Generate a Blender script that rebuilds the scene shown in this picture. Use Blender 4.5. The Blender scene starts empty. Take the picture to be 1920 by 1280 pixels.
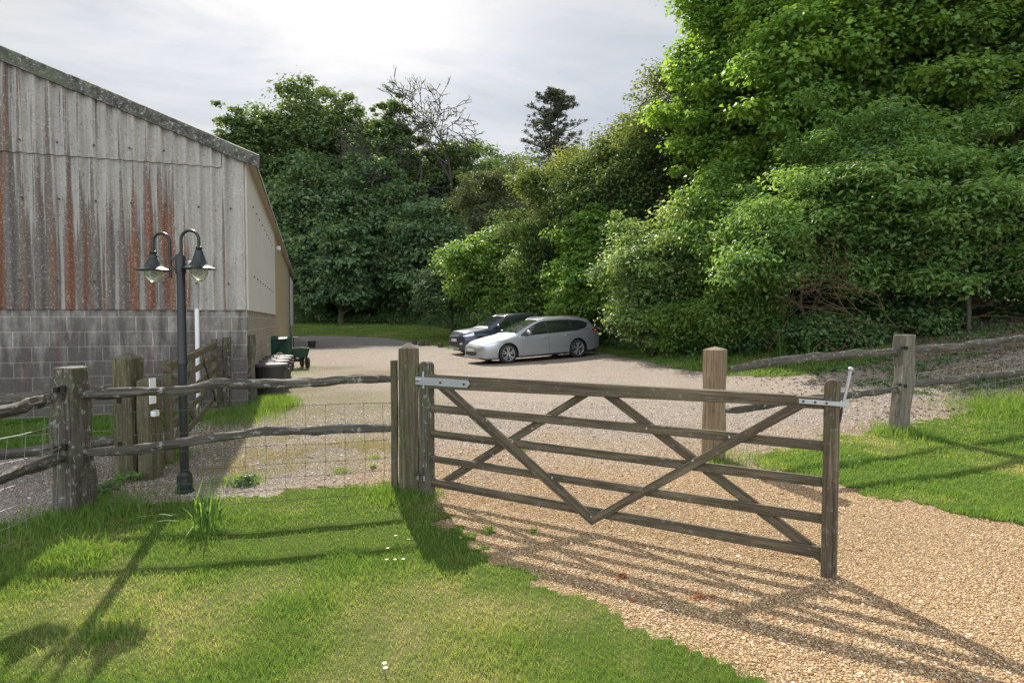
import bpy, bmesh, math, random
import numpy as np
from mathutils import Vector, Matrix, noise
R = math.radians
S = bpy.context.scene
COL = S.collection
rng = np.random.default_rng(7)
random.seed(7)

# ------------------------------------------------------------------ camera
F = 1120.0                       # focal length in photo pixels (1920 wide)
EYE = 1.5
PITCH = math.atan(40 / F)
cam = bpy.data.cameras.new('camera')
cam.sensor_width = 36
cam.lens = 36 * F / 1920
cam.clip_start = 0.05
cam.clip_end = 2000
camo = bpy.data.objects.new('camera', cam)
COL.objects.link(camo)
camo.location = (0, 0, EYE)
camo.rotation_euler = (R(90) - PITCH, 0, 0)
S.camera = camo
# ------------------------------------------------------------------ light
SUN_EL, SUN_AZ = R(37), R(-19)   # azimuth measured from +Y towards +X
S.view_settings.view_transform = 'Standard'
S.view_settings.look = 'None'
S.view_settings.gamma = 1
S.view_settings.exposure = 0.88
W = bpy.data.worlds.new('World')
S.world = W
W.use_nodes = True
wn = W.node_tree.nodes
wl = W.node_tree.links
wn.clear()
wo = wn.new('ShaderNodeOutputWorld')
bg = wn.new('ShaderNodeBackground')
bg.inputs['Strength'].default_value = 0.09
sky = wn.new('ShaderNodeTexSky')
sky.sky_type = 'NISHITA'
sky.sun_disc = False
sky.sun_elevation = SUN_EL
sky.sun_rotation = SUN_AZ
sky.dust_density = 3.0
sky.air_density = 1.0
tc = wn.new('ShaderNodeTexCoord')
mp = wn.new('ShaderNodeMapping')
mp.inputs['Scale'].default_value = (1.0, 1.6, 4.5)
mp.inputs['Rotation'].default_value = (0.15, 0.3, 0.5)
nz = wn.new('ShaderNodeTexNoise')
nz.inputs['Scale'].default_value = 1.7
nz.inputs['Detail'].default_value = 7
nz.inputs['Roughness'].default_value = 0.55
nz.inputs['Distortion'].default_value = 0.6
cr = wn.new('ShaderNodeValToRGB')
cr.color_ramp.elements[0].position = 0.33
cr.color_ramp.elements[0].color = (.88, .88, .88, 1)
cr.color_ramp.elements[1].position = 0.66
cr.color_ramp.elements[1].color = (1, 1, 1, 1)
hs = wn.new('ShaderNodeHueSaturation')          # thin cloud: the sky's own light, scattered white
hs.inputs['Saturation'].default_value = 0.12
hs.inputs['Value'].default_value = 0.22
mxc = wn.new('ShaderNodeMix'); mxc.data_type = 'RGBA'
mxc.inputs[0].default_value = 0.86
mxc.inputs[7].default_value = (4.0, 4.2, 4.6, 1)
mxs = wn.new('ShaderNodeMix'); mxs.data_type = 'RGBA'
wl.new(tc.outputs['Generated'], mp.inputs['Vector'])
wl.new(mp.outputs['Vector'], nz.inputs['Vector'])
wl.new(nz.outputs['Fac'], cr.inputs['Fac'])
wl.new(sky.outputs['Color'], hs.inputs['Color'])
nz2 = wn.new('ShaderNodeTexNoise')
nz2.inputs['Scale'].default_value = 2.6
nz2.inputs['Detail'].default_value = 8
nz2.inputs['Distortion'].default_value = .8
cr2 = wn.new('ShaderNodeValToRGB')
cr2.color_ramp.elements[0].position = .34
cr2.color_ramp.elements[0].color = (3.3, 3.7, 4.3, 1)
cr2.color_ramp.elements[1].position = .66
cr2.color_ramp.elements[1].color = (4.85, 4.95, 5.05, 1)
wl.new(mp.outputs['Vector'], nz2.inputs['Vector'])
wl.new(nz2.outputs['Fac'], cr2.inputs['Fac'])
sxyz = wn.new('ShaderNodeSeparateXYZ')          # sky behind the camera brightened, added fill for faces turned from the sun
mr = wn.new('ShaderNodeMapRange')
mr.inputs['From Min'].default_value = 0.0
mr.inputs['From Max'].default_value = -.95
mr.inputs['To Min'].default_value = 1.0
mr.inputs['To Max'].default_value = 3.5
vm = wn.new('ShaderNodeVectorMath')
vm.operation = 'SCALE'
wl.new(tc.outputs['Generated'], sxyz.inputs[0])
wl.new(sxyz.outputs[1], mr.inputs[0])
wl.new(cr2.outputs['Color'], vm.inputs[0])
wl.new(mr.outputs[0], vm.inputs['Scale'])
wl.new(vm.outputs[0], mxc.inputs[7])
wl.new(hs.outputs['Color'], mxc.inputs[6])
wl.new(cr.outputs['Color'], mxs.inputs[0])
wl.new(sky.outputs['Color'], mxs.inputs[6])
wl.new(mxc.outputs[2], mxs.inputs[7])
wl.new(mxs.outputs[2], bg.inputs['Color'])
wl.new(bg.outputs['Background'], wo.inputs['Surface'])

sun = bpy.data.lights.new('sun', 'SUN')
sun.energy = 5.0
sun.angle = R(0.6)
sun.color = (1.0, 0.93, 0.82)
suno = bpy.data.objects.new('sun', sun)
COL.objects.link(suno)
sd = Vector((math.sin(SUN_AZ) * math.cos(SUN_EL), math.cos(SUN_AZ) * math.cos(SUN_EL), math.sin(SUN_EL)))
suno.rotation_euler = sd.to_track_quat('Z', 'Y').to_euler()
suno.location = (-10, 30, 30)
S.cycles.max_bounces = 10
S.cycles.diffuse_bounces = 5
S.cycles.transmission_bounces = 6
S.cycles.transparent_max_bounces = 8
S.cycles.caustics_reflective = False
S.cycles.caustics_refractive = False
S.cycles.use_denoising = True


# ------------------------------------------------------------------ terrain
def ss(a, b, v):
    t = min(1, max(0, (v - a) / (b - a)))
    return t * t * (3 - 2 * t)


def sp(v, k=0.8):
    return k * math.log1p(math.exp(min(30, v / k)))


def H(x, y):
    h = 0.19 * min(sp(x - 4.2), 9) * ss(5, 11, y)
    h += 0.045 * min(sp(x + 1.2), 8) * ss(10, 18, y)
    h += 1.40 * ss(31, 58, y) + 0.10 * ss(20, 26, y) + 9 * ss(66, 120, y)
    return h


def ray(px, py):
    u, v = (px - 960) / F, (640 - py) / F
    c, s = math.cos(PITCH), math.sin(PITCH)
    return Vector((u, c + v * s, -s + v * c))


def at(px, py, far=120):
    """point of the terrain seen at that pixel of the photograph"""
    d = ray(px, py)
    t, st = 0.6, 0.05
    while t < far:
        p = d * t
        if EYE + p.z < H(p.x, p.y):
            lo, hi = t - st, t
            for _ in range(14):
                m = (lo + hi) / 2
                q = d * m
                if EYE + q.z < H(q.x, q.y):
                    hi = m
                else:
                    lo = m
            q = d * hi
            return Vector((q.x, q.y, H(q.x, q.y)))
        st = 0.02 * t + 0.02
        t += st
    q = d * far
    return Vector((q.x, q.y, H(q.x, q.y)))


def atD(px, py, D):
    d = ray(px, py)
    p = d * (D / d.y)
    return Vector((p.x, p.y, EYE + p.z))


def onplane(px, py, A, B):
    """point seen at the pixel on the upright plane through A and B"""
    n = Vector((-(B.y - A.y), B.x - A.x, 0))
    d = ray(px, py)
    t = (A.x * n.x + A.y * n.y) / (d.x * n.x + d.y * n.y)
    return Vector((d.x * t, d.y * t, EYE + d.z * t))


# ------------------------------------------------------------------ materials
class T:
    def __init__(s, name):
        s.m = bpy.data.materials.new(name)
        s.m.use_nodes = True
        s.t = s.m.node_tree
        s.b = s.t.nodes['Principled BSDF']
        s.out = s.t.nodes['Material Output']

    def n(s, kind, ins=None, **props):
        nd = s.t.nodes.new('ShaderNode' + kind)
        for k, v in props.items():
            setattr(nd, k, v)
        for k, v in (ins or {}).items():
            s.put(nd, k, v)
        return nd

    def put(s, nd, k, v):
        i = nd.inputs[k]
        if isinstance(v, tuple) and len(v) == 2 and hasattr(v[0], 'outputs'):
            s.t.links.new(v[0].outputs[v[1]], i)
        elif hasattr(v, 'outputs'):
            s.t.links.new(v.outputs[0], i)
        else:
            if isinstance(v, tuple) and len(v) == 3 and len(i.default_value) == 4:
                v = v + (1,)
            i.default_value = v

    def obj(s, scale=(1, 1, 1), loc=(0, 0, 0), rot=(0, 0, 0)):
        c = s.n('TexCoord')
        return s.n('Mapping', {'Vector': (c, 'Object'), 'Scale': scale, 'Location': loc, 'Rotation': rot})

    def noise(s, vec, scale, detail=4, rough=.55, dist=0):
        return s.n('TexNoise', {'Vector': vec, 'Scale': scale, 'Detail': detail, 'Roughness': rough, 'Distortion': dist})

    def ramp(s, fac, stops, mode='LINEAR'):
        r = s.n('ValToRGB', {'Fac': fac})
        r.color_ramp.interpolation = mode
        e = r.color_ramp.elements
        while len(e) < len(stops):
            e.new(0.5)
        for k, (p, c) in enumerate(stops):
            e[k].position = p
            if not isinstance(c, tuple):
                c = (c, c, c)
            e[k].color = c + (1,)
        return r

    def mix(s, fac, a, b, blend='MIX'):
        m = s.n('Mix', data_type='RGBA', blend_type=blend)
        for k, v in ((0, fac), (6, a), (7, b)):
            if isinstance(v, tuple) and len(v) == 2 and hasattr(v[0], 'outputs'):
                s.t.links.new(v[0].outputs[v[1]], m.inputs[k])
            elif hasattr(v, 'outputs'):
                s.t.links.new((v.outputs[2] if v.bl_idname == 'ShaderNodeMix' else v.outputs[0]), m.inputs[k])
            else:
                if isinstance(v, tuple) and len(v) == 3:
                    v = v + (1,)
                m.inputs[k].default_value = v
        return m

    def math(s, op, a, b=0.0, clamp=False):
        m = s.n('Math', operation=op, use_clamp=clamp)
        for k, v in ((0, a), (1, b)):
            if isinstance(v, tuple):
                s.t.links.new(v[0].outputs[v[1]], m.inputs[k])
            elif hasattr(v, 'outputs'):
                s.t.links.new((v.outputs[2] if v.bl_idname == 'ShaderNodeMix' else v.outputs[0]), m.inputs[k])
            else:
                m.inputs[k].default_value = v
        return m

    def attr(s, name):
        return (s.n('Attribute', attribute_name=name), 'Fac')

    def col(s, v):
        if hasattr(v, 'outputs'):
            s.t.links.new((v.outputs[2] if v.bl_idname == 'ShaderNodeMix' else v.outputs[0]), s.b.inputs['Base Color'])
        else:
            s.b.inputs['Base Color'].default_value = v + (1,)
        return s

    def set(s, **k):
        for a, v in k.items():
            s.put(s.b, a.replace('_', ' '), v)
        return s

    def bump(s, h, strength=.5, dist=.01):
        b = s.n('Bump', {'Strength': strength, 'Distance': dist})
        s.t.links.new((h.outputs[2] if h.bl_idname == 'ShaderNodeMix' else h.outputs[0]), b.inputs['Height'])
        s.t.links.new(b.outputs[0], s.b.inputs['Normal'])
        return s


def plain(name, color, rough=.5, metal=0.0, var=.25, scale=18, bump=.15, **kw):
    t = T(name)
    v = t.obj()
    n = t.noise(v, scale, 5, .6)
    t.col(t.mix(n, tuple(c * (1 - var) for c in color), tuple(min(1, c * (1 + var)) for c in color)))
    t.set(Roughness=rough, Metallic=metal, **kw)
    if bump:
        t.bump(t.noise(v, scale * 4, 3), bump, .003)
    return t.m


def wood(name, dark, mid, light, lichen=.3, moss=.3, rough=.85, crack=.5):
    """weathered timber; the grain runs along local X"""
    t = T(name)
    oi = t.n('ObjectInfo')
    v = t.n('VectorMath', {0: t.obj((1.2, 26, 26)), 1: t.n('VectorMath', {0: (oi, 'Random'), 1: (37.0, 11.0, 23.0)}, operation='MULTIPLY')}, operation='ADD')
    g = t.noise(v, 1.6, 7, .65, .4)
    base = t.ramp(g, [(.30, dark), (.5, mid), (.68, light)])
    big = t.noise(t.obj((1, 2.5, 2.5)), 3.0, 4, .6)
    c = t.mix(t.ramp(big, [(.35, 0.0), (.7, 1.0)]), base, t.mix(.5, base, tuple(a * .6 for a in dark)))
    mo = t.noise(t.obj((1, 1.6, 1.6), (3, 1, 2)), 4.5, 6, .7)
    c = t.mix(t.math('MULTIPLY', t.ramp(mo, [(.50, 0.0), (.68, 1.0)]), moss), c, (.085, .105, .035))
    li = t.noise(t.obj((1, 1.5, 1.5), (7, 5, 1)), 16, 5, .75)
    c = t.mix(t.math('MULTIPLY', t.ramp(li, [(.56, 0.0), (.64, 1.0)]), lichen), c, (.40, .42, .37))
    cr_ = t.noise(t.obj((.7, 34, 34), (2, 2, 9)), 1.4, 3, .5, .3)
    ck = t.ramp(cr_, [(.475, 1.0), (.495, 0.0), (.505, 0.0), (.525, 1.0)])
    c = t.mix(t.math('MULTIPLY', t.math('SUBTRACT', 1.0, ck), crack), c, tuple(a * .35 for a in dark))
    c = t.mix(t.math('MULTIPLY', (oi, 'Random'), .5), c, t.mix(.5, c, tuple(a_ * .8 for a_ in light)))
    t.col(c)
    t.set(Roughness=rough)
    h = t.mix(.5, g, ck)
    t.bump(h, .8, .006)
    return t.m


M = {}
M['gate_wood'] = wood('gate_wood', (.040, .030, .019), (.108, .084, .052), (.22, .18, .12), .28, .22)
M['post_wood'] = wood('post_wood', (0.043, 0.035, 0.019), (0.108, 0.088, 0.050), (0.194, 0.162, 0.104), .15, .6)
M['old_post'] = wood('old_post', (0.032, 0.027, 0.019), (0.090, 0.079, 0.056), (0.180, 0.162, 0.126), .85, .6)
M['rail_wood'] = wood('rail_wood', (0.029, 0.023, 0.018), (0.083, 0.071, 0.056), (0.187, 0.169, 0.140), .8, .2)
M['pale_wood'] = wood('pale_wood', (0.119, 0.085, 0.044), (0.246, 0.183, 0.106), (0.357, 0.281, 0.178), .05, .15, crack=.75)
M['grey_wood'] = wood('grey_wood', (0.072, 0.061, 0.043), (0.173, 0.151, 0.115), (0.274, 0.248, 0.202), .25, .2, crack=.8)
M['side_gate'] = wood('side_gate', (0.047, 0.037, 0.017), (0.122, 0.102, 0.052), (0.202, 0.176, 0.104), .25, .55)
M['dark_hole'] = plain('dark_hole', (.018, .015, .012), .9)  # near-black that puts the shade inside a slot into colour
M['galv'] = plain('galvanised_steel', (.48, .50, .51), .48, .75, .15, 30, .1)
M['bolt'] = plain('dark_bolt', (.06, .055, .05), .6, .5)
M['wire'] = plain('fence_wire', (.30, .30, .28), .6, .2, .2)
M['rust_wire'] = plain('old_wire', (.12, .10, .085), .7, .4, .4)
M['lamp_paint'] = plain('lamp_paint', (.014, .019, .019), .38, 0, .35, 12, .12)
M['soil'] = plain('soil', (.07, .055, .038), .95)

t = T('lamp_glass')
t.set(Base_Color=(.80, .84, .66), Roughness=.12, IOR=1.3)
t.b.inputs['Transmission Weight'].default_value = .75
M['lamp_glass'] = t.m


def leaf_mat(name, stops, trans=.42, tcol=(1.35, 1.2, .6), rough=.5, spec=.22, gain=1.75):
    t = T(name)
    a = t.attr('rnd')
    tone = t.attr('tone')
    f = t.math('ADD', t.math('MULTIPLY', a, .45), t.math('MULTIPLY', tone, .55))
    c = t.ramp(f, [(p_, tuple(min(.6, x_ * gain) for x_ in c_)) for p_, c_ in stops])
    t.col(c)
    t.set(Roughness=rough)
    t.b.inputs['Specular IOR Level'].default_value = spec
    tr = t.n('BsdfTranslucent')
    tc_ = t.mix(1.0, c, tcol, 'MULTIPLY')
    t.t.links.new(tc_.outputs[2], tr.inputs['Color'])
    ms = t.n('MixShader', {0: trans})
    t.t.links.new(t.b.outputs[0], ms.inputs[1])
    t.t.links.new(tr.outputs[0], ms.inputs[2])
    t.t.links.new(ms.outputs[0], t.out.inputs['Surface'])
    return t.m


M['far_leaf'] = leaf_mat('far_leaf', [(0.1, (.040, .070, .034)), (.5, (.070, .115, .045)), (.9, (.125, .175, .060))], .45)
M['far_leaf_dark'] = leaf_mat('far_leaf_dark', [(0.1, (.044, .078, .046)), (.5, (.078, .132, .066)), (.9, (.14, .20, .090))], .45)
M['maple_leaf'] = leaf_mat('maple_leaf', [(0.1, (.058, .120, .030)), (.5, (.108, .198, .044)), (.9, (.19, .28, .060))], .52)
M['green_leaf'] = leaf_mat('green_leaf', [(0.1, (.050, .100, .028)), (.5, (.092, .165, .042)), (.9, (.155, .24, .060))], .5)
M['elder_leaf'] = leaf_mat('elder_leaf', [(0.1, (.052, .100, .036)), (.5, (.096, .175, .052)), (.9, (.165, .25, .080))], .5)
M['pale_leaf'] = leaf_mat('pale_leaf', [(0.1, (.052, .100, .036)), (.5, (.105, .175, .060)), (.85, (.20, .26, .10)), (1, (.30, .34, .18))], .45)
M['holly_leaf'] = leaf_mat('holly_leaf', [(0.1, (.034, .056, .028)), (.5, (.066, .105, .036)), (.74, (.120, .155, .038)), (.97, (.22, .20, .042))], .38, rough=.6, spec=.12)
M['gold_leaf'] = leaf_mat('gold_leaf', [(0.1, (.07, .10, .022)), (.5, (.16, .16, .028)), (.9, (.29, .21, .03))], .4)
M['yew_leaf'] = leaf_mat('yew_leaf', [(0.1, (.040, .054, .034)), (.5, (.066, .084, .046)), (.9, (.105, .125, .060))], .35)
M['pine_leaf'] = leaf_mat('pine_leaf', [(0.1, (.026, .036, .026)), (.5, (.044, .056, .036)), (.9, (.075, .085, .050))], .25)
M['ivy_leaf'] = leaf_mat('ivy_leaf', [(0.1, (.028, .058, .024)), (.5, (.052, .098, .036)), (.9, (.095, .155, .055))], .35)
M['grass'] = leaf_mat('grass_blade', [(0.0, (.050, .118, .026)), (.32, (.105, .185, .040)), (.60, (.185, .245, .066)), (.82, (.31, .30, .13)), (1.0, (.44, .37, .20))], .45, rough=.6, spec=.12, gain=1.5)
M['dry_grass'] = leaf_mat('dry_grass', [(0.0, (.12, .14, .04)), (.5, (.22, .21, .09)), (1.0, (.36, .32, .19))], .35, rough=.7, spec=.05, gain=1.0)
M['bark'] = plain('bark', (.085, .072, .055), .9, 0, .45, 9, .6)
M['bark_pale'] = plain('bark_pale', (.16, .145, .12), .9, 0, .4, 8, .5)
M['twig'] = plain('orange_twig', (.13, .085, .042), .85, 0, .45, 8, .3)


# ------------------------------------------------------------------ mesh helpers
def tag(o, label=None, cat=None, group=None, kind=None):
    if label: o['label'] = label
    if cat: o['category'] = cat
    if group: o['group'] = group
    if kind: o['kind'] = kind
    return o


def empty(name, loc=(0, 0, 0), rz=0.0, label=None, cat=None, group=None):
    o = bpy.data.objects.new(name, None)
    o.empty_display_size = .2
    COL.objects.link(o)
    o.location = loc
    o.rotation_euler = (0, 0, rz)
    return tag(o, label, cat, group)


class MB:
    def __init__(s):
        s.v, s.f, s.mi = [], [], []

    def add(s, vs, fs, mi=0):
        o = len(s.v)
        s.v += [Vector(v) for v in vs]
        s.f += [tuple(i + o for i in f) for f in fs]
        s.mi += [mi] * len(fs)
        return s

    def box(s, lo, hi, mi=0):
        x0, y0, z0 = lo
        x1, y1, z1 = hi
        return s.add([(x0, y0, z0), (x1, y0, z0), (x1, y1, z0), (x0, y1, z0), (x0, y0, z1), (x1, y0, z1), (x1, y1, z1), (x0, y1, z1)],
                     [(0, 3, 2, 1), (4, 5, 6, 7), (0, 1, 5, 4), (1, 2, 6, 5), (2, 3, 7, 6), (3, 0, 4, 7)], mi)

    def prism(s, poly, off, mi=0):
        """poly: 3D points of one face; off: vector to the opposite face"""
        n = len(poly)
        off = Vector(off)
        vs = [Vector(p) for p in poly] + [Vector(p) + off for p in poly]
        fs = [tuple(range(n))[::-1], tuple(range(n, 2 * n))] + [(i, (i + 1) % n, n + (i + 1) % n, n + i) for i in range(n)]
        return s.add(vs, fs, mi)

    def tube(s, path, rad, sides=8, rough=0.0, seed=0, squash=1.0, cap=True, mi=0):
        path = [Vector(p) for p in path]
        n = len(path)
        if not hasattr(rad, '__len__'):
            rad = [rad] * n
        vs, fs = [], []
        prev = None
        for i, p in enumerate(path):
            d = (path[min(i + 1, n - 1)] - path[max(i - 1, 0)])
            if d.length < 1e-9:
                d = Vector((0, 0, 1))
            d.normalize()
            if prev is None:
                up = Vector((0, 0, 1)) if abs(d.z) < .95 else Vector((1, 0, 0))
                a = d.cross(up).normalized()
            else:
                a = (prev - d * prev.dot(d)).normalized()
            prev = a
            b = d.cross(a)
            for k in range(sides):
                an = 2 * math.pi * k / sides
                r = rad[i]
                if rough:
                    c_, s_ = math.cos(an), math.sin(an)
                    r *= 1 + rough * (noise.noise(Vector((c_ * 1.3 + seed * 7.1, s_ * 1.3, i * .22 + seed))) * 1.3 + noise.noise(Vector((c_ * 3 + seed * 3.3, s_ * 3, i * .7))) * .5)
                vs.append(p + a * (r * math.cos(an) * squash) + b * (r * math.sin(an)))
        for i in range(n - 1):
            for k in range(sides):
                k2 = (k + 1) % sides
                fs.append((i * sides + k, i * sides + k2, (i + 1) * sides + k2, (i + 1) * sides + k))
        if cap:
            fs.append(tuple(range(sides))[::-1])
            fs.append(tuple((n - 1) * sides + k for k in range(sides)))
        return s.add(vs, fs, mi)

    def lathe(s, prof, c=(0, 0, 0), sides=24, mi=0, axis='Z'):
        vs, fs = [], []
        n = len(prof)
        for r, z in prof:
            for k in range(sides):
                a = 2 * math.pi * k / sides
                q = (r * math.cos(a), r * math.sin(a), z)
                if axis == 'Y':
                    q = (q[0], q[2], q[1])
                vs.append((q[0] + c[0], q[1] + c[1], q[2] + c[2]))
        for i in range(n - 1):
            for k in range(sides):
                k2 = (k + 1) % sides
                fs.append((i * sides + k, i * sides + k2, (i + 1) * sides + k2, (i + 1) * sides + k))
        if prof[0][0] > 1e-4: fs.append(tuple(range(sides))[::-1])
        if prof[-1][0] > 1e-4: fs.append(tuple((n - 1) * sides + k for k in range(sides)))
        return s.add(vs, fs, mi)

    def build(s, name, mat, parent=None, origin=(0, 0, 0), xdir=None, smooth=None, bevel=0, merge=False):
        """verts are in the parent's space; the object gets its own frame with X along xdir"""
        me = bpy.data.meshes.new(name)
        o = bpy.data.objects.new(name, me)
        COL.objects.link(o)
        origin = Vector(origin)
        if xdir is not None:
            x = Vector(xdir).normalized()
            up = Vector((0, 0, 1)) if abs(x.z) < .9 else Vector((0, 1, 0))
            y = up.cross(x).normalized()
            z = x.cross(y)
            rot = Matrix((x, y, z)).transposed()
        else:
            rot = Matrix.Identity(3)
        inv = rot.transposed()
        me.from_pydata([tuple(inv @ (v - origin)) for v in s.v], [], s.f)
        mats = mat if isinstance(mat, (list, tuple)) else [mat]
        for m_ in mats:
            me.materials.append(m_)
        if len(mats) > 1:
            me.polygons.foreach_set('material_index', s.mi)
        bm = bmesh.new()
        bm.from_mesh(me)
        if merge:
            bmesh.ops.remove_doubles(bm, verts=bm.verts, dist=1e-4)
        bmesh.ops.recalc_face_normals(bm, faces=bm.faces)
        bm.to_mesh(me)
        bm.free()
        if smooth is not None:
            me.polygons.foreach_set('use_smooth', [True] * len(me.polygons))
            me.set_sharp_from_angle(angle=R(smooth))
        o.matrix_local = Matrix.Translation(origin) @ rot.to_4x4()
        if parent:
            o.parent = parent
            o.matrix_parent_inverse = Matrix.Identity(4)
        if bevel:
            b = o.modifiers.new('bevel', 'BEVEL')
            b.width = bevel
            b.segments = 2
            b.limit_method = 'ANGLE'
            b.angle_limit = R(40)
        me.update()
        return o


def np_mesh(name, verts, faces_flat, counts, mat, attrs=None, parent=None, smooth=False):
    """large meshes straight from numpy arrays"""
    me = bpy.data.meshes.new(name)
    nv, nl, nf = len(verts), len(faces_flat), len(counts)
    me.vertices.add(nv)
    me.vertices.foreach_set('co', np.ascontiguousarray(verts, dtype=np.float32).ravel())
    me.loops.add(nl)
    me.loops.foreach_set('vertex_index', np.ascontiguousarray(faces_flat, dtype=np.int32))
    me.polygons.add(nf)
    st = np.zeros(nf, dtype=np.int32)
    st[1:] = np.cumsum(counts)[:-1]
    me.polygons.foreach_set('loop_start', st)
    me.materials.append(mat)
    for k, a in (attrs or {}).items():
        at_ = me.attributes.new(k, 'FLOAT', 'POINT')
        at_.data.foreach_set('value', np.ascontiguousarray(a, dtype=np.float32))
    if smooth:
        me.polygons.foreach_set('use_smooth', np.ones(nf, dtype=bool))
    me.update(calc_edges=True)
    o = bpy.data.objects.new(name, me)
    COL.objects.link(o)
    if parent:
        o.parent = parent
    return o


def lerp_path(pts, n, wob=0, seed=0):
    """resample a polyline smoothly, with a slight wobble"""
    P = [Vector(p) for p in pts]
    L = [0]
    for a, b in zip(P, P[1:]):
        L.append(L[-1] + (b - a).length)
    out = []
    for i in range(n):
        s_ = L[-1] * i / (n - 1)
        j = min(len(P) - 2, max(0, next((k for k in range(len(L) - 1) if L[k + 1] >= s_ - 1e-9), len(P) - 2)))
        t_ = (s_ - L[j]) / max(1e-9, L[j + 1] - L[j])
        p0, p1, p2, p3 = P[max(0, j - 1)], P[j], P[j + 1], P[min(len(P) - 1, j + 2)]
        q = 0.5 * ((2 * p1) + (-p0 + p2) * t_ + (2 * p0 - 5 * p1 + 4 * p2 - p3) * t_ ** 2 + (-p0 + 3 * p1 - 3 * p2 + p3) * t_ ** 3)
        if wob:
            q = q + Vector((0, noise.noise(Vector((s_ * 2, seed, 0))), noise.noise(Vector((s_ * 2, 0, seed + 5))))) * wob
        out.append(q)
    return out


# ------------------------------------------------------------------ ground
def H_np(x, y):
    return np.vectorize(H)(x, y)


def in_poly(x, y, poly):
    ins = np.zeros(x.shape, dtype=bool)
    n = len(poly)
    for i in range(n):
        x0, y0 = poly[i][0], poly[i][1]
        x1, y1 = poly[(i + 1) % n][0], poly[(i + 1) % n][1]
        c = ((y0 > y) != (y1 > y)) & (x < (x1 - x0) * (y - y0) / (y1 - y0 + 1e-12) + x0)
        ins ^= c
    return ins


def edge_dist(x, y, poly):
    d = np.full(x.shape, 1e9)
    n = len(poly)
    for i in range(n):
        x0, y0 = poly[i][0], poly[i][1]
        x1, y1 = poly[(i + 1) % n][0], poly[(i + 1) % n][1]
        dx, dy = x1 - x0, y1 - y0
        t_ = np.clip(((x - x0) * dx + (y - y0) * dy) / (dx * dx + dy * dy + 1e-12), 0, 1)
        d = np.minimum(d, np.hypot(x - x0 - t_ * dx, y - y0 - t_ * dy))
    return d


def vnoise(x, y, f, seed=0):
    """cheap smooth value noise for arrays"""
    r = np.random.default_rng(seed)
    g = r.random((256, 256))
    X, Y = x * f + 1000.3, y * f + 1000.7
    xi, yi = np.floor(X).astype(int), np.floor(Y).astype(int)
    fx, fy = X - xi, Y - yi
    fx, fy = fx * fx * (3 - 2 * fx), fy * fy * (3 - 2 * fy)
    a, b = g[xi % 256, yi % 256], g[(xi + 1) % 256, yi % 256]
    c, d = g[xi % 256, (yi + 1) % 256], g[(xi + 1) % 256, (yi + 1) % 256]
    return (a * (1 - fx) + b * fx) * (1 - fy) + (c * (1 - fx) + d * fx) * fy


def wp(pix):
    return [tuple(at(*p)[:2]) for p in pix]


P_FRONT = wp([(-420, 1010), (0, 990), (100, 985), (180, 955), (330, 938), (450, 932), (560, 914), (650, 908), (740, 908), (800, 925), (835, 940), (838, 985),
              (900, 1050), (1010, 1100), (1150, 1150), (1250, 1190), (1330, 1240), (1500, 1300), (1600, 1420)]) + [(1.2, .3), (1.5, -1.5), (-9, -1.5), (-9, 3.6)]
P_RIGHT = wp([(1415, 858), (1480, 838), (1560, 818), (1680, 808), (1760, 785), (1840, 758), (1890, 748), (1990, 735), (2300, 705), (2500, 800), (2400, 1150), (2100, 1035),
              (1920, 988), (1760, 952), (1570, 915), (1470, 893), (1425, 872)])
P_STRIP = wp([(1090, 652), (1180, 670), (1260, 690), (1370, 703), (1440, 707), (1500, 702), (1580, 692), (1650, 678), (1700, 655), (1640, 640), (1500, 648), (1370, 655), (1200, 650), (1100, 640)])
P_BACK = wp([(520, 634), (575, 628), (640, 630), (720, 633), (790, 642), (850, 654), (900, 655), (1000, 650)]) + [(3, 40), (6, 62), (-40, 62), (-40, 44)]
P_BARN = wp([(-300, 870), (0, 862), (215, 835), (330, 800), (400, 785), (470, 770), (440, 750)]) + [(-5.6, 9.3), (-12, 7.2), (-12, 5)]

gx = np.concatenate([-np.geomspace(300, 8, 26)[:-1], np.arange(-8, 12, .16), np.geomspace(12, 300, 26)])
gy = np.concatenate([[-60, -20, -8, -4], np.arange(-2, 24, .16), np.geomspace(24, 500, 60)])
GX, GY = np.meshgrid(gx, gy)
GZ = H_np(GX, GY)
nx, ny = len(gx), len(gy)
mid = vnoise(GX, GY, 1.3, 3)
gold = np.clip((8.6 - GY + (mid - .5) * 3) / 3.2, 0, 1) * np.clip((GX + 2.2) / 1.2, 0, 1)
moss = np.zeros_like(GX)
for (px, py, r_) in [(520, 765, .9), (600, 800, .9), (470, 820, .7), (650, 745, 1.3), (560, 850, .5), (700, 830, .35), (500, 720, .8), (400, 800, .9), (250, 880, .7), (620, 690, .9),
                     (640, 880, .3), (300, 900, .5), (900, 790, .25), (1830, 700, 1.0), (560, 730, 1.1), (600, 770, 1.3), (680, 800, .9), (700, 760, 1.2), (620, 850, .7), (430, 850, .6), (520, 880, .4), (720, 700, 1.4), (600, 650, 2)]:
    c_ = at(px, py)
    moss = np.maximum(moss, np.exp(-((GX - c_.x) ** 2 + (GY - c_.y) ** 2) / (2 * (r_ * .8) ** 2)))
drive = [(-60, -9), (-60, 4), (-12, 5), (-5.6, 9.4)] + [(-5.2 - .339 * k, 9.6 + k) for k in range(0, 34, 4)] + wp([(560, 640), (575, 629), (640, 631), (720, 634), (790, 643), (850, 655), (900, 656), (1090, 652), (1180, 671), (1260, 691),
        (1370, 704), (1440, 708), (1500, 703), (1580, 693), (1650, 679), (1720, 655), (1800, 640), (1950, 620)]) + [(40, 14), (60, -9)]
ind = in_poly(GX, GY, drive)
ed = edge_dist(GX, GY, drive)
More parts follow.
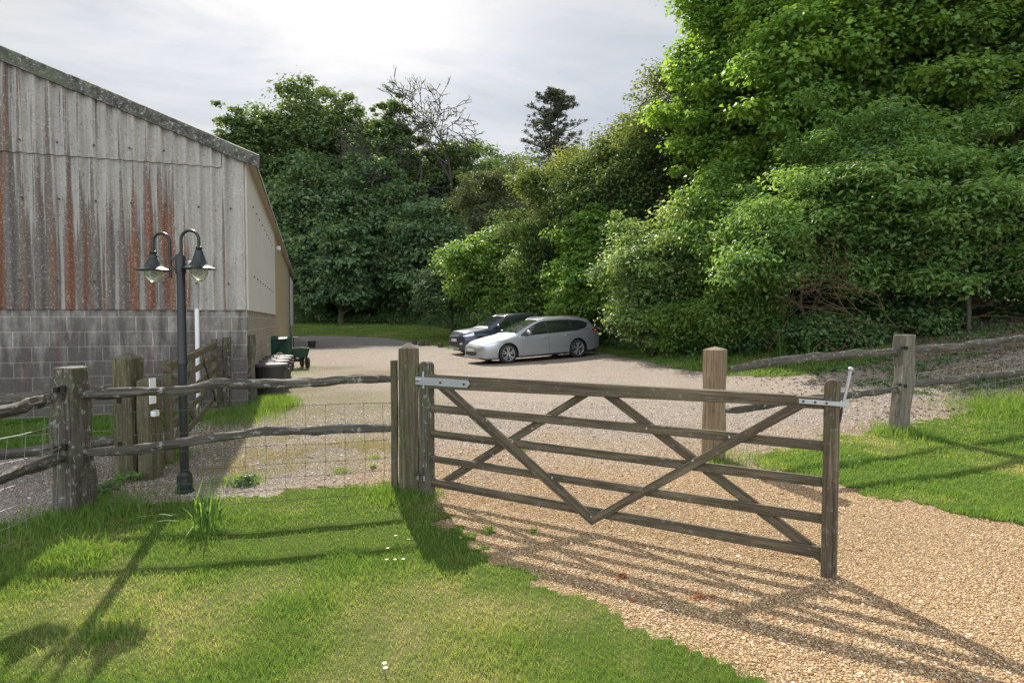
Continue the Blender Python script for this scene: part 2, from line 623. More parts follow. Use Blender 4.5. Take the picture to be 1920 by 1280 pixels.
soil = np.where(ind, np.clip(.5 - ed, 0, .5), np.clip(.5 + ed, .5, 1))
dirt = np.clip((GX - 6.0 + (mid - .5) * 2) / 2.5, 0, 1) * np.clip((GY - 9.0) / 2.5, 0, 1)
soil = np.maximum(soil, dirt * .8)
tar = np.exp(-((GX + 9) / 6) ** 2) * np.clip((GY - 25) / 4, 0, 1)
idx = np.arange(nx * ny).reshape(ny, nx)
q = np.stack([idx[:-1, :-1], idx[:-1, 1:], idx[1:, 1:], idx[1:, :-1]], -1).reshape(-1, 4)

t = T('gravel')
v = t.obj()
vo = t.n('TexVoronoi', {'Vector': v, 'Scale': 78.0, 'Randomness': 1.0})
cellr = t.n('SeparateColor', {0: (vo, 'Color')})
c1 = t.ramp((cellr, 0), [(0, (.23, .175, .14)), (.3, (.39, .315, .255)), (.65, (.53, .445, .37)), (.92, (.66, .59, .51)), (1, (.78, .74, .67))])
c2 = t.ramp((cellr, 0), [(0, (.22, .13, .068)), (.3, (.41, .265, .14)), (.65, (.57, .405, .23)), (.92, (.68, .53, .345)), (1, (.78, .69, .53))])
n1 = t.noise(v, 1.1, 5, .6)
c = t.mix(t.attr('gold'), c1, c2)
c = t.mix(t.math('MULTIPLY', t.ramp(n1, [(.4, 0.0), (.75, 1.0)]), .45), c, t.mix(.6, c, (.20, .16, .125)))
fine = t.noise(v, 9, 6, .7)
mo = t.math('MULTIPLY', t.attr('moss'), t.ramp(fine, [(.28, 0.0), (.50, 1.0)]))
c = t.mix(t.math('MULTIPLY', mo, .9), c, t.mix(t.noise(v, 30, 4, .7), (.115, .125, .050), (.33, .285, .16)))
far_ = t.noise(v, 26, 6, .8)
c = t.mix(t.math('MULTIPLY', t.ramp(far_, [(.38, 1.0), (.52, 0.0)]), .38), c, t.mix(.5, c, (.07, .055, .045)))
c = t.mix(t.math('MULTIPLY', t.ramp(far_, [(.55, 0.0), (.66, 1.0)]), .35), c, (.72, .66, .58))
so = t.ramp(t.math('ADD', t.attr('soil'), t.math('MULTIPLY', t.math('SUBTRACT', fine, .5), .5)), [(.45, 0.0), (.6, 1.0)])
c = t.mix(so, c, t.mix(t.noise(v, 16, 6, .75), (.11, .09, .066), (.40, .335, .26)))
c = t.mix(t.attr('tar'), c, t.mix(t.noise(v, 30, 4), (.24, .225, .205), (.38, .355, .32)))
crack = t.ramp((vo, 'Distance'), [(0.0, 1.0), (.35, .8), (.62, 0.0)])
c = t.mix(t.math('MULTIPLY', t.math('SUBTRACT', 1.0, crack), .55), c, (.06, .048, .036))
t.col(c)
t.set(Roughness=.95)
t.b.inputs['Specular IOR Level'].default_value = .12
t.bump(t.math('ADD', crack, t.math('MULTIPLY', fine, .5)), .9, .012)
M['gravel'] = t.m
ground = np_mesh('ground', np.stack([GX, GY, GZ], -1).reshape(-1, 3), q.ravel(), np.full(len(q), 4), M['gravel'],
                 {'gold': gold.ravel(), 'moss': moss.ravel(), 'soil': soil.ravel(), 'tar': tar.ravel()}, smooth=True)
tag(ground, 'gravel drive of golden and pinkish stones spreading over the yard', 'ground', kind='structure')

t = T('turf')
v = t.obj()
c = t.mix(t.noise(v, 2.2, 6, .65), (.06, .115, .018), (.15, .19, .040))
c = t.mix(t.math('MULTIPLY', t.attr('dry'), t.ramp(t.noise(v, 14, 5, .7), [(.35, .3), (.6, 1.0)])), c, (.33, .27, .14))
c = t.mix(t.noise(v, 60, 4, .7), c, (.05, .07, .018))
t.col(c).set(Roughness=1.0)
t.b.inputs['Specular IOR Level'].default_value = .03
t.bump(t.noise(v, 80, 4, .7), .8, .02)
M['turf'] = t.m


def lawn(poly, cell, label, lift=.006):
    P = np.array(poly)
    x0, y0 = P.min(0) - .2
    x1, y1 = P.max(0) + .2
    xs, ys = np.arange(x0, x1, cell), np.arange(y0, y1, cell)
    X, Y = np.meshgrid(xs, ys)
    Z = H_np(X, Y) + lift
    CX, CY = X[:-1, :-1] + cell / 2, Y[:-1, :-1] + cell / 2
    ins = in_poly(CX + (vnoise(CX, CY, 4, 1) - .5) * .22 + (vnoise(CX, CY, 13, 5) - .5) * .16, CY + (vnoise(CX, CY, 4, 2) - .5) * .22 + (vnoise(CX, CY, 13, 6) - .5) * .16, poly)
    id_ = np.arange(X.size).reshape(X.shape)
    qq = np.stack([id_[:-1, :-1], id_[:-1, 1:], id_[1:, 1:], id_[1:, :-1]], -1)[ins]
    used = np.unique(qq)
    remap = np.zeros(X.size, dtype=int)
    remap[used] = np.arange(len(used))
    V = np.stack([X, Y, Z], -1).reshape(-1, 3)[used]
    o = np_mesh('lawn', V, remap[qq].ravel(), np.full(len(qq), 4), M['turf'], {'dry': np.clip((vnoise(V[:, 0], V[:, 1], 1.1, 11) * .55 + vnoise(V[:, 0], V[:, 1], 3.1, 12) * .3 + vnoise(V[:, 0], V[:, 1], 9, 13) * .15 - .47) * 3.2, 0, 1)}, smooth=True)
    return tag(o, label, 'lawn', kind='structure')


lawn(P_FRONT, .05, 'sunlit mown lawn in front of the rail fence and beside the open gate')
lawn(P_RIGHT, .08, 'grass bank to the right of the open gate with fence shadows across it')
lawn(P_STRIP, .2, 'narrow bright grass strip along the foot of the bushes')
lawn(P_BACK, .5, 'shaded lawn behind the cars under the tall trees')
lawn(P_BARN, .1, 'dark shaded grass between the barn and the side gate')


def blades(name, X, Y, h, w, dry, seed, label, lean=.55, zl=.01, mat='grass'):
    r = np.random.default_rng(seed)
    n = len(X)
    Z = H_np(X, Y) + zl if n < 500000 else np.zeros(n)
    a = r.random(n) * 2 * np.pi
    b = r.random(n) * 2 * np.pi
    ln = lean * (0.3 + r.random(n)) * h
    dx, dy = np.cos(b) * ln, np.sin(b) * ln
    px, py = np.cos(a) * w / 2, np.sin(a) * w / 2
    V = np.empty((n, 5, 3))
    V[:, 0] = np.stack([X - px, Y - py, Z], -1)
    V[:, 1] = np.stack([X + px, Y + py, Z], -1)
    V[:, 2] = np.stack([X + dx * .3 + px * .8, Y + dy * .3 + py * .8, Z + h * .55], -1)
    V[:, 3] = np.stack([X + dx * .3 - px * .8, Y + dy * .3 - py * .8, Z + h * .55], -1)
    V[:, 4] = np.stack([X + dx, Y + dy, Z + h * .95], -1)
    base = np.arange(n)[:, None] * 5
    fq = base + np.array([[0, 1, 2, 3]])
    ft = base + np.array([[3, 2, 4]])
    flat = np.concatenate([fq, ft], 1).ravel()
    cnt = np.tile([4, 3], n)
    rnd = np.repeat(r.random(n), 5)
    tone = np.repeat(np.clip(dry, 0, 1), 5)
    o = np_mesh(name, V.reshape(-1, 3), flat, cnt, M[mat], {'rnd': rnd, 'tone': tone})
    return tag(o, label, 'grass', kind='stuff')


def scatter_poly(poly, n, seed, dens=None):
    r = np.random.default_rng(seed)
    P = np.array(poly)
    x0, y0 = P.min(0)
    x1, y1 = P.max(0)
    X = x0 + r.random(n) * (x1 - x0)
    Y = y0 + r.random(n) * (y1 - y0)
    k = in_poly(X + (vnoise(X, Y, 4, 1) - .5) * .22 + (vnoise(X, Y, 13, 5) - .5) * .16, Y + (vnoise(X, Y, 4, 2) - .5) * .22 + (vnoise(X, Y, 13, 6) - .5) * .16, poly)
    if dens is not None:
        k &= r.random(n) < dens(X, Y)
    # keep what the camera could see from here or a step to the side
    k &= (Y > .9) & (np.abs(X) < Y * 1.05 + 1.2)
    X, Y = X[k], Y[k]
    return X + r.normal(0, .02, len(X)) * np.where(r.random(len(X)) < .12, 4, 1), Y + r.normal(0, .02, len(X)) * np.where(r.random(len(X)) < .12, 4, 1)


def grass_fields(X, Y):
    patch = vnoise(X, Y, 1.1, 11) * .55 + vnoise(X, Y, 3.1, 12) * .3 + vnoise(X, Y, 9, 13) * .15
    tuft = vnoise(X, Y, 2.3, 14) * .6 + vnoise(X, Y, 6, 15) * .4
    dry = np.clip((patch - .42) * 2.6 + (vnoise(X, Y, 16, 17) - .5) * .5, 0, 1)
    hgt = .013 + .062 * np.clip(tuft - .30, 0, 1) ** 1.3 * (1.2 - dry)
    return dry, hgt


X, Y = scatter_poly([p for p in P_FRONT], 2300000, 21, lambda x, y: np.clip(3.2 / (y * y + .5), .05, 1) * np.clip(.45 + vnoise(x, y, 2.3, 14), 0, 1))
X, Y = X[:600000], Y[:600000]
d_, h_ = grass_fields(X, Y)
rr = np.random.default_rng(5)
sc_ = np.clip(Y / 3.0, .8, 2.2)
blades('lawn_grass', X, Y, h_ * (.7 + .7 * rr.random(len(X))), .0029 * sc_, d_ * .8 + .12 * rr.random(len(X)) , 31, 'short sunlit grass with yellowish patches in the foreground', 1.0)
X, Y = scatter_poly(P_RIGHT, 420000, 22, lambda x, y: np.clip(14 / (y * y + .5), .05, 1))
d_, h_ = grass_fields(X, Y)
blades('lawn_grass', X, Y, h_ * (.8 + .7 * rr.random(len(X))), .0045 * np.clip(Y / 4.0, .8, 2.4), d_ * .8 + .1 * rr.random(len(X)), 32, 'short grass on the bank to the right of the gate', 1.0)
X, Y = scatter_poly(P_STRIP, 60000, 23)
d_, h_ = grass_fields(X, Y)
blades('lawn_grass', X, Y, h_ * 1.6 + .02, .016, d_ * .4, 33, 'bright grass along the foot of the bushes', .8)
X, Y = scatter_poly(P_BACK, 90000, 24)
d_, h_ = grass_fields(X, Y)
blades('lawn_grass', X, Y, h_ * 1.2 + .02, .04, d_ * .4, 34, 'mown grass of the shaded lawn behind the cars', .8)
X, Y = scatter_poly(P_BARN, 120000, 25)
d_, h_ = grass_fields(X, Y)
blades('long_grass', X, Y, h_ * 2.2 + .03, .010, d_ * .3, 35, 'longer dark grass at the foot of the barn', .9)
# ragged tufts: foot of posts, beside the bins, lawn edge
TX, TY, TH = [], [], []


def tuft(px, py, rad, n, hh):
    c_ = at(px, py)
    TX.append(c_.x + rr.normal(0, rad, n)); TY.append(c_.y + rr.normal(0, rad, n)); TH.append(np.full(n, hh) * (.5 + rr.random(n)))


for a_ in [(500, 765, .22, 2600, .17), (470, 775, .25, 1500, .14), (525, 758, .14, 900, .15), (440, 790, .3, 900, .10), (120, 985, .2, 1500, .08), (170, 965, .12, 800, .09),
           (290, 870, .12, 500, .14), (320, 860, .10, 400, .12), (760, 932, .14, 1300, .07), (745, 925, .1, 500, .08), (1345, 868, .12, 500, .06), (1690, 815, .18, 700, .12),
           (1895, 760, .35, 1600, .10), (1870, 770, .3, 900, .09), (140, 1045, .10, 600, .06), (100, 1040, .16, 700, .05), (200, 1190, .10, 400, .045), (210, 950, .2, 500, .08),
           (1430, 866, .3, 700, .05), (1000, 998, .02, 60, .02), (915, 998, .03, 100, .03), (980, 845, .04, 80, .03), (640, 885, .05, 120, .03), (430, 905, .1, 200, .05),
           (560, 700, .3, 300, .06), (575, 690, .2, 200, .06), (470, 905, .06, 150, .05), (700, 860, .05, 80, .03)]:
    tuft(*a_)
X, Y, h_ = map(np.concatenate, (TX, TY, TH))
blades('grass_tufts', X, Y, h_, .006, np.full(len(X), .12) + .1 * rr.random(len(X)), 36, 'ragged tufts of long grass round the posts and beside the bins', .7)

cn = [(at(px, py), r_) for (px, py, r_) in ((560, 770, .8), (640, 800, .8), (500, 830, .5), (680, 760, .8), (590, 850, .4), (520, 740, .6), (700, 840, .3), (440, 880, .3))]
X = np.concatenate([c_.x + rr.normal(0, r_, 2600) for c_, r_ in cn])
Y = np.concatenate([c_.y + rr.normal(0, r_ * 1.2, 2600) for c_, r_ in cn])
k_ = (vnoise(X, Y, 3.3, 41) * .6 + vnoise(X, Y, 9, 42) * .4 > .48) & ~in_poly(X, Y, P_FRONT)
X, Y = X[k_], Y[k_]
blades('sparse_grass', X, Y, .010 + .016 * rr.random(len(X)), .006, .82 + .4 * rr.random(len(X)), 43, 'thin dry grass growing through the gravel behind the left fence', .9, mat='dry_grass')

# loose stones lying on the drive
def stones(n, seed):
    r = np.random.default_rng(seed)
    Y = 1.9 + 9 * r.random(n * 3) ** 1.3
    X = (r.random(n * 3) * 2 - 1) * (Y * .98 + .4)
    k = ~in_poly(X, Y, P_FRONT) & ~in_poly(X, Y, P_RIGHT) & ~in_poly(X, Y, P_BARN) & (X > -6) & (r.random(n * 3) < np.clip(20 / (Y * Y), 0, 1))
    X, Y = X[k][:n], Y[k][:n]
    n = len(X)
    Z = H_np(X, Y)
    s_ = (.0032 + .0045 * r.random(n) ** 2) * np.where(r.random(n) < .012, 2.3, 1.0) * np.clip(Y / 5, .9, 1.7)
    d = np.array([[1, 0, 0], [0, 1, 0], [-1, 0, 0], [0, -1, 0], [0, 0, .62], [0, 0, -.62]], dtype=float)
    V = d[None] * (.6 + .8 * r.random((n, 6, 1)))
    V += r.normal(0, .15, (n, 6, 3))
    a = r.random(n) * 6.283
    ca, sa = np.cos(a)[:, None], np.sin(a)[:, None]
    V = np.stack([V[..., 0] * ca * 1.25 - V[..., 1] * sa * .85, V[..., 0] * sa * 1.25 + V[..., 1] * ca * .85, V[..., 2] * .8], -1) * s_[:, None, None]
    V[..., 0] += X[:, None]
    V[..., 1] += Y[:, None]
    V[..., 2] += (Z + s_ * .25)[:, None]
    f = np.array([[0, 1, 4], [1, 2, 4], [2, 3, 4], [3, 0, 4], [1, 0, 5], [2, 1, 5], [3, 2, 5], [0, 3, 5]])
    fl = (np.arange(n)[:, None, None] * 6 + f[None]).ravel()
    g_ = np.clip((8.6 - Y) / 3.2, 0, 1) * np.clip((X + 2.2) / 1.2, 0, 1)
    return np_mesh('loose_gravel', V.reshape(-1, 3), fl, np.full(n * 8, 3), M['stone'], {'rnd': np.repeat(r.random(n), 6), 'gold': np.repeat(g_, 6)})


t = T('stone')
a = t.attr('rnd')
c1 = t.ramp(a, [(0, (.18, .145, .12)), (.3, (.33, .27, .225)), (.7, (.50, .425, .36)), (.93, (.64, .58, .52)), (1, (.75, .72, .66))])
c2 = t.ramp(a, [(0, (.23, .13, .065)), (.3, (.42, .27, .14)), (.7, (.60, .42, .235)), (.93, (.71, .56, .365)), (1, (.82, .74, .59))])
t.col(t.mix(t.attr('gold'), c1, c2)).set(Roughness=.8)
t.b.inputs['Specular IOR Level'].default_value = .2
M['stone'] = t.m
tag(stones(260000, 3), 'loose golden and pink pebbles covering the drive', 'gravel', kind='stuff')

# ------------------------------------------------------------------ barn
BANG = math.atan(380 / F)                      # the barn's side runs this far left of straight ahead
CORNER = Vector((-4.34 * F / 1120, 9.78, 0))
bz = BANG                                      # local: +Y along the side (away), -X along the gable front (left)
barn = empty('barn', CORNER, bz, 'long old farm barn with rust-streaked corrugated gable above a concrete block base', 'barn')
CL = 1.66         # underside of the cladding
EV = 4.07         # eaves
SL = math.tan(R(20.3))
WID = 15.0
LEN = 28.0

t = T('corrugated_cement')
v = t.obj()
sx = t.n('SeparateXYZ', {0: v})
base = t.mix(t.noise(v, 3, 6, .6), (.28, .268, .235), (.48, .465, .41))
grime = t.noise(t.obj((15, 1, .5), (9, 0, 3)), 1.0, 6, .7, .2)
base = t.mix(t.ramp(grime, [(.42, 0.0), (.66, .75)]), base, (.25, .235, .215))
st1 = t.noise(t.obj((8.5, 1, .16)), 1.0, 3, .6, .15)            # broad bands, two or three corrugations wide
st2 = t.noise(t.obj((30, 1, .6), (3, 0, 2)), 1.0, 5, .65, .3)    # thin runs
low = t.n('MapRange', {'Value': (sx, 2), 'From Min': 4.5, 'From Max': 2.5, 'To Min': -.13, 'To Max': .065})
lft = t.n('MapRange', {'Value': (sx, 0), 'From Min': -1.25, 'From Max': -.5, 'To Min': 0.0, 'To Max': -.16})
lf2 = t.n('MapRange', {'Value': (sx, 0), 'From Min': -2.5, 'From Max': -3.3, 'To Min': 0.0, 'To Max': .10})
wv_ = t.math('MULTIPLY', t.math('SINE', t.math('MULTIPLY', (sx, 0), 2 * math.pi / .177)), .035)      # stain streaks banded by the corrugation, its missing shading put into colour
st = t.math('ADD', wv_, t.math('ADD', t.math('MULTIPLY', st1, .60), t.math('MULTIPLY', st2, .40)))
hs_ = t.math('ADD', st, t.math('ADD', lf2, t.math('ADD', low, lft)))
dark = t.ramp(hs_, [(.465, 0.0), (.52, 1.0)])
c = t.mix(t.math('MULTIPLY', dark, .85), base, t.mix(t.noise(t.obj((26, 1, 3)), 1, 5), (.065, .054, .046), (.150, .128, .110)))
rust = t.math('MULTIPLY', t.ramp(hs_, [(.50, 0.0), (.56, 1.0)]), t.ramp(t.noise(t.obj((8, 1, .25), (2, 0, 7)), 1, 4, .6), [(.44, 0.0), (.56, 1.0)]))
c = t.mix(t.math('MULTIPLY', rust, .85), c, t.mix(t.noise(t.obj((22, 1, 2)), 1, 5), (.115, .040, .018), (.29, .100, .034)))
tops = t.math('MULTIPLY', t.ramp(st2, [(.56, 0.0), (.62, 1.0)]), t.n('MapRange', {'Value': (sx, 2), 'From Min': 3.6, 'From Max': 4.6, 'To Min': 0.0, 'To Max': .8}))
c = t.mix(tops, c, (.10, .085, .080))
sp_ = t.noise(v, 30, 6, .85)
c = t.mix(t.math('MULTIPLY', t.ramp(sp_, [(.545, 0.0), (.62, 1.0)]), .62), c, (.58, .59, .56))
sp2 = t.noise(t.obj((1.2, 1, .8), (4, 4, 4)), 24, 6, .85)
c = t.mix(t.math('MULTIPLY', t.ramp(sp2, [(.56, 0.0), (.63, 1.0)]), .7), c, (.07, .062, .060))
t.col(c).set(Roughness=.9)
t.bump(sp_, .5, .006)
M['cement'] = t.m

t = T('side_cement')
v = t.obj()
c = t.mix(t.noise(t.obj((1, 9, .5)), 1, 6, .6), (.46, .46, .42), (.66, .65, .60))
c = t.mix(t.ramp(t.noise(t.obj((1, 16, .7), (0, 3, 1)), 1.4, 6, .7), [(.52, 0.0), (.72, .8)]), c, (.24, .19, .15))
t.col(c).set(Roughness=.9)
t.bump(t.noise(v, 30, 5), .3, .004)
M['side_cement'] = t.m

t = T('verge_cement')
v = t.obj()
c = t.mix(t.ramp(t.noise(v, 6, 7, .75), [(.35, 0.0), (.65, 1.0)]), (.026, .026, .025), (.13, .133, .115))
c = t.mix(t.ramp(t.noise(t.obj((1, 1, 1), (5, 2, 3)), 18, 6, .85), [(.54, 0.0), (.62, .9)]), c, (.42, .41, .36))
c = t.mix(t.ramp(t.noise(t.obj((1, 1, 1), (1, 7, 3)), 3, 4, .6), [(.5, 0.0), (.7, .5)]), c, (.11, .14, .075))
t.col(c).set(Roughness=.95)
t.bump(t.noise(v, 24, 6, .7), .8, .01)
M['verge'] = t.m


def block_mat(name, along, stain, ca, cb):
    t = T(name)
    c_ = t.n('TexCoord')
    s_ = t.n('SeparateXYZ', {0: (c_, 'Object')})
    v2 = t.n('CombineXYZ', {0: (s_, along), 1: (s_, 2), 2: 0.0})
    v = t.obj()
    wv = t.n('VectorMath', {0: v2, 1: (0, .0225 + .002, 0)}, operation='ADD')
    b = t.n('TexBrick', {'Vector': wv, 'Scale': 1.0, 'Mortar Size': .009, 'Mortar Smooth': .3, 'Brick Width': .45, 'Row Height': .225,
                         'Color1': ca, 'Color2': cb, 'Mortar': (.52, .49, .42)}, offset=.5)
    nn = t.noise(v, 7, 6, .7)
    c = t.mix(t.ramp(nn, [(.35, 0.0), (.7, 1.0)]), b, t.mix(.62, b, (.07, .06, .055)))
    if stain:
        low = t.n('MapRange', {'Value': (s_, 2), 'From Min': 1.6, 'From Max': .4, 'To Min': .07, 'To Max': .31})
        st = t.math('ADD', t.math('MULTIPLY', t.noise(t.obj((7, 1, 1.3)), 1, 6, .6), .8), low)
        c = t.mix(t.math('MULTIPLY', t.ramp(st, [(.42, 0.0), (.62, 1.0)]), .82), c, (.060, .053, .050))
        r_ = t.noise(t.obj((11, 1, .6), (6, 0, 0)), 1, 5, .6)
        c = t.mix(t.math('MULTIPLY', t.ramp(r_, [(.55, 0.0), (.66, 1.0)]), .55), c, (.13, .050, .045))
    c = t.mix(t.math('MULTIPLY', (b, 'Fac'), .24), c, (.50, .47, .40))
    sp_ = t.noise(v, 44, 6, .85)
    c = t.mix(t.math('MULTIPLY', t.ramp(sp_, [(.56, 0.0), (.64, 1.0)]), .55), c, (.36, .35, .32))
    t.col(c).set(Roughness=.95)
    hh = t.math('ADD', t.math('MULTIPLY', (b, 'Fac'), -1.0), t.math('MULTIPLY', sp_, .6))
    t.bump(hh, .9, .008)
    return t.m


M['blocks'] = block_mat('blocks', 0, True, (.38, .36, .32), (.28, .265, .235))
M['side_blocks'] = block_mat('side_blocks', 1, False, (.36, .31, .235), (.30, .26, .20))
t = T('side_boards')
v = t.obj()
s_ = t.n('SeparateXYZ', {0: v})
bd = t.math('FRACT', t.math('MULTIPLY', (s_, 1), 1 / .16))
gap = t.ramp(bd, [(0, 0.0), (.05, 1.0), (.95, 1.0), (1, 0.0)])
c = t.mix(t.noise(t.obj((1, 14, .6)), 1, 6, .6), (.22, .185, .10), (.46, .40, .25))
c = t.mix(gap, (.05, .04, .025), c)
t.col(c).set(Roughness=.9)
t.bump(gap, .8, .01)
M['boards'] = t.m
M['far_door'] = plain('far_door', (.30, .30, .28), .8)
M['roof_sheet'] = plain('roof_sheet', (.20, .195, .17), .9, 0, .45, 3, .5)
M['soffit'] = plain('soffit', (.40, .36, .24), .85, 0, .2, 3, .2)
M['upvc'] = plain('white_plastic', (.78, .79, .78), .4, 0, .04)

PITCHC = .177


def corrugated(name, mat, x0, x1, ztop, zbot, amp=.028, y=-.03, n_per=10, zdiv=1):
    """front sheets: local x from x0 to x1, facing -Y"""
    n = int((x1 - x0) / PITCHC * n_per)
    xs = np.linspace(x0, x1, n)
    vs, fs = [], []
    for i, x in enumerate(xs):
        ph = (x / PITCHC) % 1.0
        w_ = amp * (math.sin(2 * math.pi * ph) - .25 * math.sin(4 * math.pi * ph))
        zt, zb = ztop(x), zbot(x)
        vs += [(x, y - amp - w_, zb), (x, y - amp - w_, zt), (x, y - amp - w_ + .008, zb)]
    for i in range(n - 1):
        a_, b_ = i * 3, i * 3 + 3
        fs += [(a_, b_, b_ + 1, a_ + 1), (a_, a_ + 2, b_ + 2, b_)]
    m_ = MB()
    m_.add(vs, fs)
    return m_.build(name, mat, barn, smooth=60)


ZS = 3.98      # lap between the two courses of sheets


def vtop(x): return EV + .02 + (-x) * SL if x > -WID / 2 else EV + .02 + (WID + x) * SL


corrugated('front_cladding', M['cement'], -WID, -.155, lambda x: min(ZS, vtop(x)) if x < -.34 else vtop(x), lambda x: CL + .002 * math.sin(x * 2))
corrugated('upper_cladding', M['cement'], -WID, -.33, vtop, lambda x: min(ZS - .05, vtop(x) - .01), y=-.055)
m_ = MB().box((-.17, -.085, CL), (-.001, -.03, EV + .02))
m_.build('corner_sheet', M['cement'], barn, bevel=.01)
m_ = MB()
for k in range(30):                                    # drive screws with dark washers
    for zz in (CL + .42, CL + 1.62, ZS + .12):
        x = -.25 - k * PITCHC * 2.6 + (.05 if zz > 3 else 0)
        if x > -7 and zz < vtop(x) - .3:
            m_.lathe([(.017, -.025), (.017, -.012), (.0, -.008)][::-1], (x, -.088 - (.025 if zz > ZS else 0), zz), 8, axis='Y')
m_.build('cladding_screws', M['bolt'], barn)
# gable blockwork and side
MB().box((-WID, -.02, -.3), (0, .2, CL + .15)).build('block_wall', M['blocks'], barn)
MB().box((-.2, .203, -.3), (-.004, 8.2, CL + .3)).build('side_block_wall', M['side_blocks'], barn)
MB().prism([(-.001, -.03, CL), (-.001, 8.3, CL), (-.001, 8.3, EV + .05), (-.001, -.03, EV + .05)], (.035, 0, 0)).build('side_cladding', M['side_cement'], barn, bevel=.004)
m_ = MB()
for k in range(9):
    m_.lathe([(.014, -.02), (.014, 0)], (.045, 1.0 + k * .72, CL + .62), 6)
    m_.lathe([(.014, -.02), (.014, 0)], (.045, 1.0 + k * .72, EV - .55), 6)
m_.build('side_screws', M['bolt'], barn)
MB().box((-.12, 8.3, -.3), (.03, 21.5, EV + .05)).build('timber_boarding', M['boards'], barn)
MB().box((-.12, 21.5, -.3), (-.02, LEN, EV + .05)).build('end_boarding', M['far_door'], barn)
d = MB().box((-.01, 22.2, 1.2), (.10, 26.0, EV - .35)).build('sliding_door', plain('door_sheet', (.50, .52, .53), .6), barn, bevel=.01)
MB().box((-.02, 22.0, .0), (.05, 22.16, EV - .2)).build('door_post', M['bolt'], barn)
MB().box((-WID, LEN - .2, -.3), (0, LEN, EV + .02)).build('rear_wall', M['far_door'], barn)
MB().prism([(-WID, LEN - .03, EV), (0, LEN - .03, EV), (-WID / 2, LEN - .03, EV + WID / 2 * SL)], (0, .03, 0)).build('rear_gable', M['far_door'], barn)
MB().box((-WID - .0, 0.2, -.3), (-WID + .15, LEN, EV)).build('far_side_wall', M['far_door'], barn)
# roof: two corrugated slopes
m_ = MB()
for sgn in (0, 1):
    n = int((LEN + .3) / PITCHC * 6)
    vs, fs = [], []
    for i in range(n + 1):
        y = -.05 + (LEN + .2) * i / n
        w_ = .022 * math.sin(2 * math.pi * y / PITCHC)
        for u_, dz in ((.17, 0), (-WID / 2, 0), (.17, -.035), (-WID / 2, -.035)):
            x = u_ if sgn == 0 else -WID - u_
            vs.append((x, y, EV + .09 - u_ * SL + w_ + dz))
    for i in range(n):
        a_, b_ = i * 4, i * 4 + 4
        fs += [(a_, b_, b_ + 1, a_ + 1), (a_ + 2, a_ + 3, b_ + 3, b_ + 2), (a_, a_ + 2, b_ + 2, b_)]
    fs += [(0, 1, 3, 2), (n * 4, n * 4 + 2, n * 4 + 3, n * 4 + 1)]
    m_.add(vs, fs)
m_.build('roof', M['roof_sheet'], barn, smooth=50)
MB().prism([(.15, -.02, EV + .03 - .15 * SL), (.15, LEN, EV + .03 - .15 * SL), (-.02, LEN, EV + .035), (-.02, -.02, EV + .035)], (0, 0, -.02)).build('soffit', M['soffit'], barn)
# verge capping in overlapping lengths
k = 0
x = .19
while x > -WID / 2:
    L = 1.9 if k else .62
    x2 = max(x - L, -WID / 2)
    n = 9
    m_ = MB()
    vs, fs = [], []
    hb = .205
    th = .055 if k % 2 == 0 else .048
    for i in range(n + 1):
        xx = x + .04 + (x2 - x - .04) * i / n
        zt = EV + .16 - xx * SL + (.012 if k % 2 else 0)
        jb = .012 * noise.noise(Vector((xx * 5, 0, k)))
        vs += [(xx, -.10 - th, zt + jb * .6), (xx, -.10 - th - .012, zt - .09 + jb), (xx, -.10 - th, zt - hb + jb), (xx, -.10, zt - hb + jb), (xx, -.03, zt - .05), (xx, .13, zt - .02), (xx, .13, zt + .03), (xx, -.05, zt + .035)]
    for i in range(n):
        for j in range(8):
            fs.append((i * 8 + j, i * 8 + (j + 1) % 8, i * 8 + 8 + (j + 1) % 8, i * 8 + 8 + j))
    fs += [tuple(range(8)), tuple(n * 8 + j for j in range(8))[::-1]]
    m_.add(vs, fs)
    m_.build('verge_capping', M['verge'], barn, smooth=50)
    x = x2
    k += 1
MB().lathe([(.034, 0.02), (.034, CL + .02)], (-.72, -.055, 0), 14).build('downpipe', M['upvc'], barn, smooth=40)
fl = MB().box((.035, 9.1, EV - .42), (.16, 9.32, EV - .30)).build('floodlight', M['upvc'], barn, bevel=.02)
MB().prism([(.162, 9.12, EV - .40), (.162, 9.30, EV - .40), (.10, 9.30, EV - .44), (.10, 9.12, EV - .44)], (0, 0, -.006)).build('lens', M['galv'], fl)


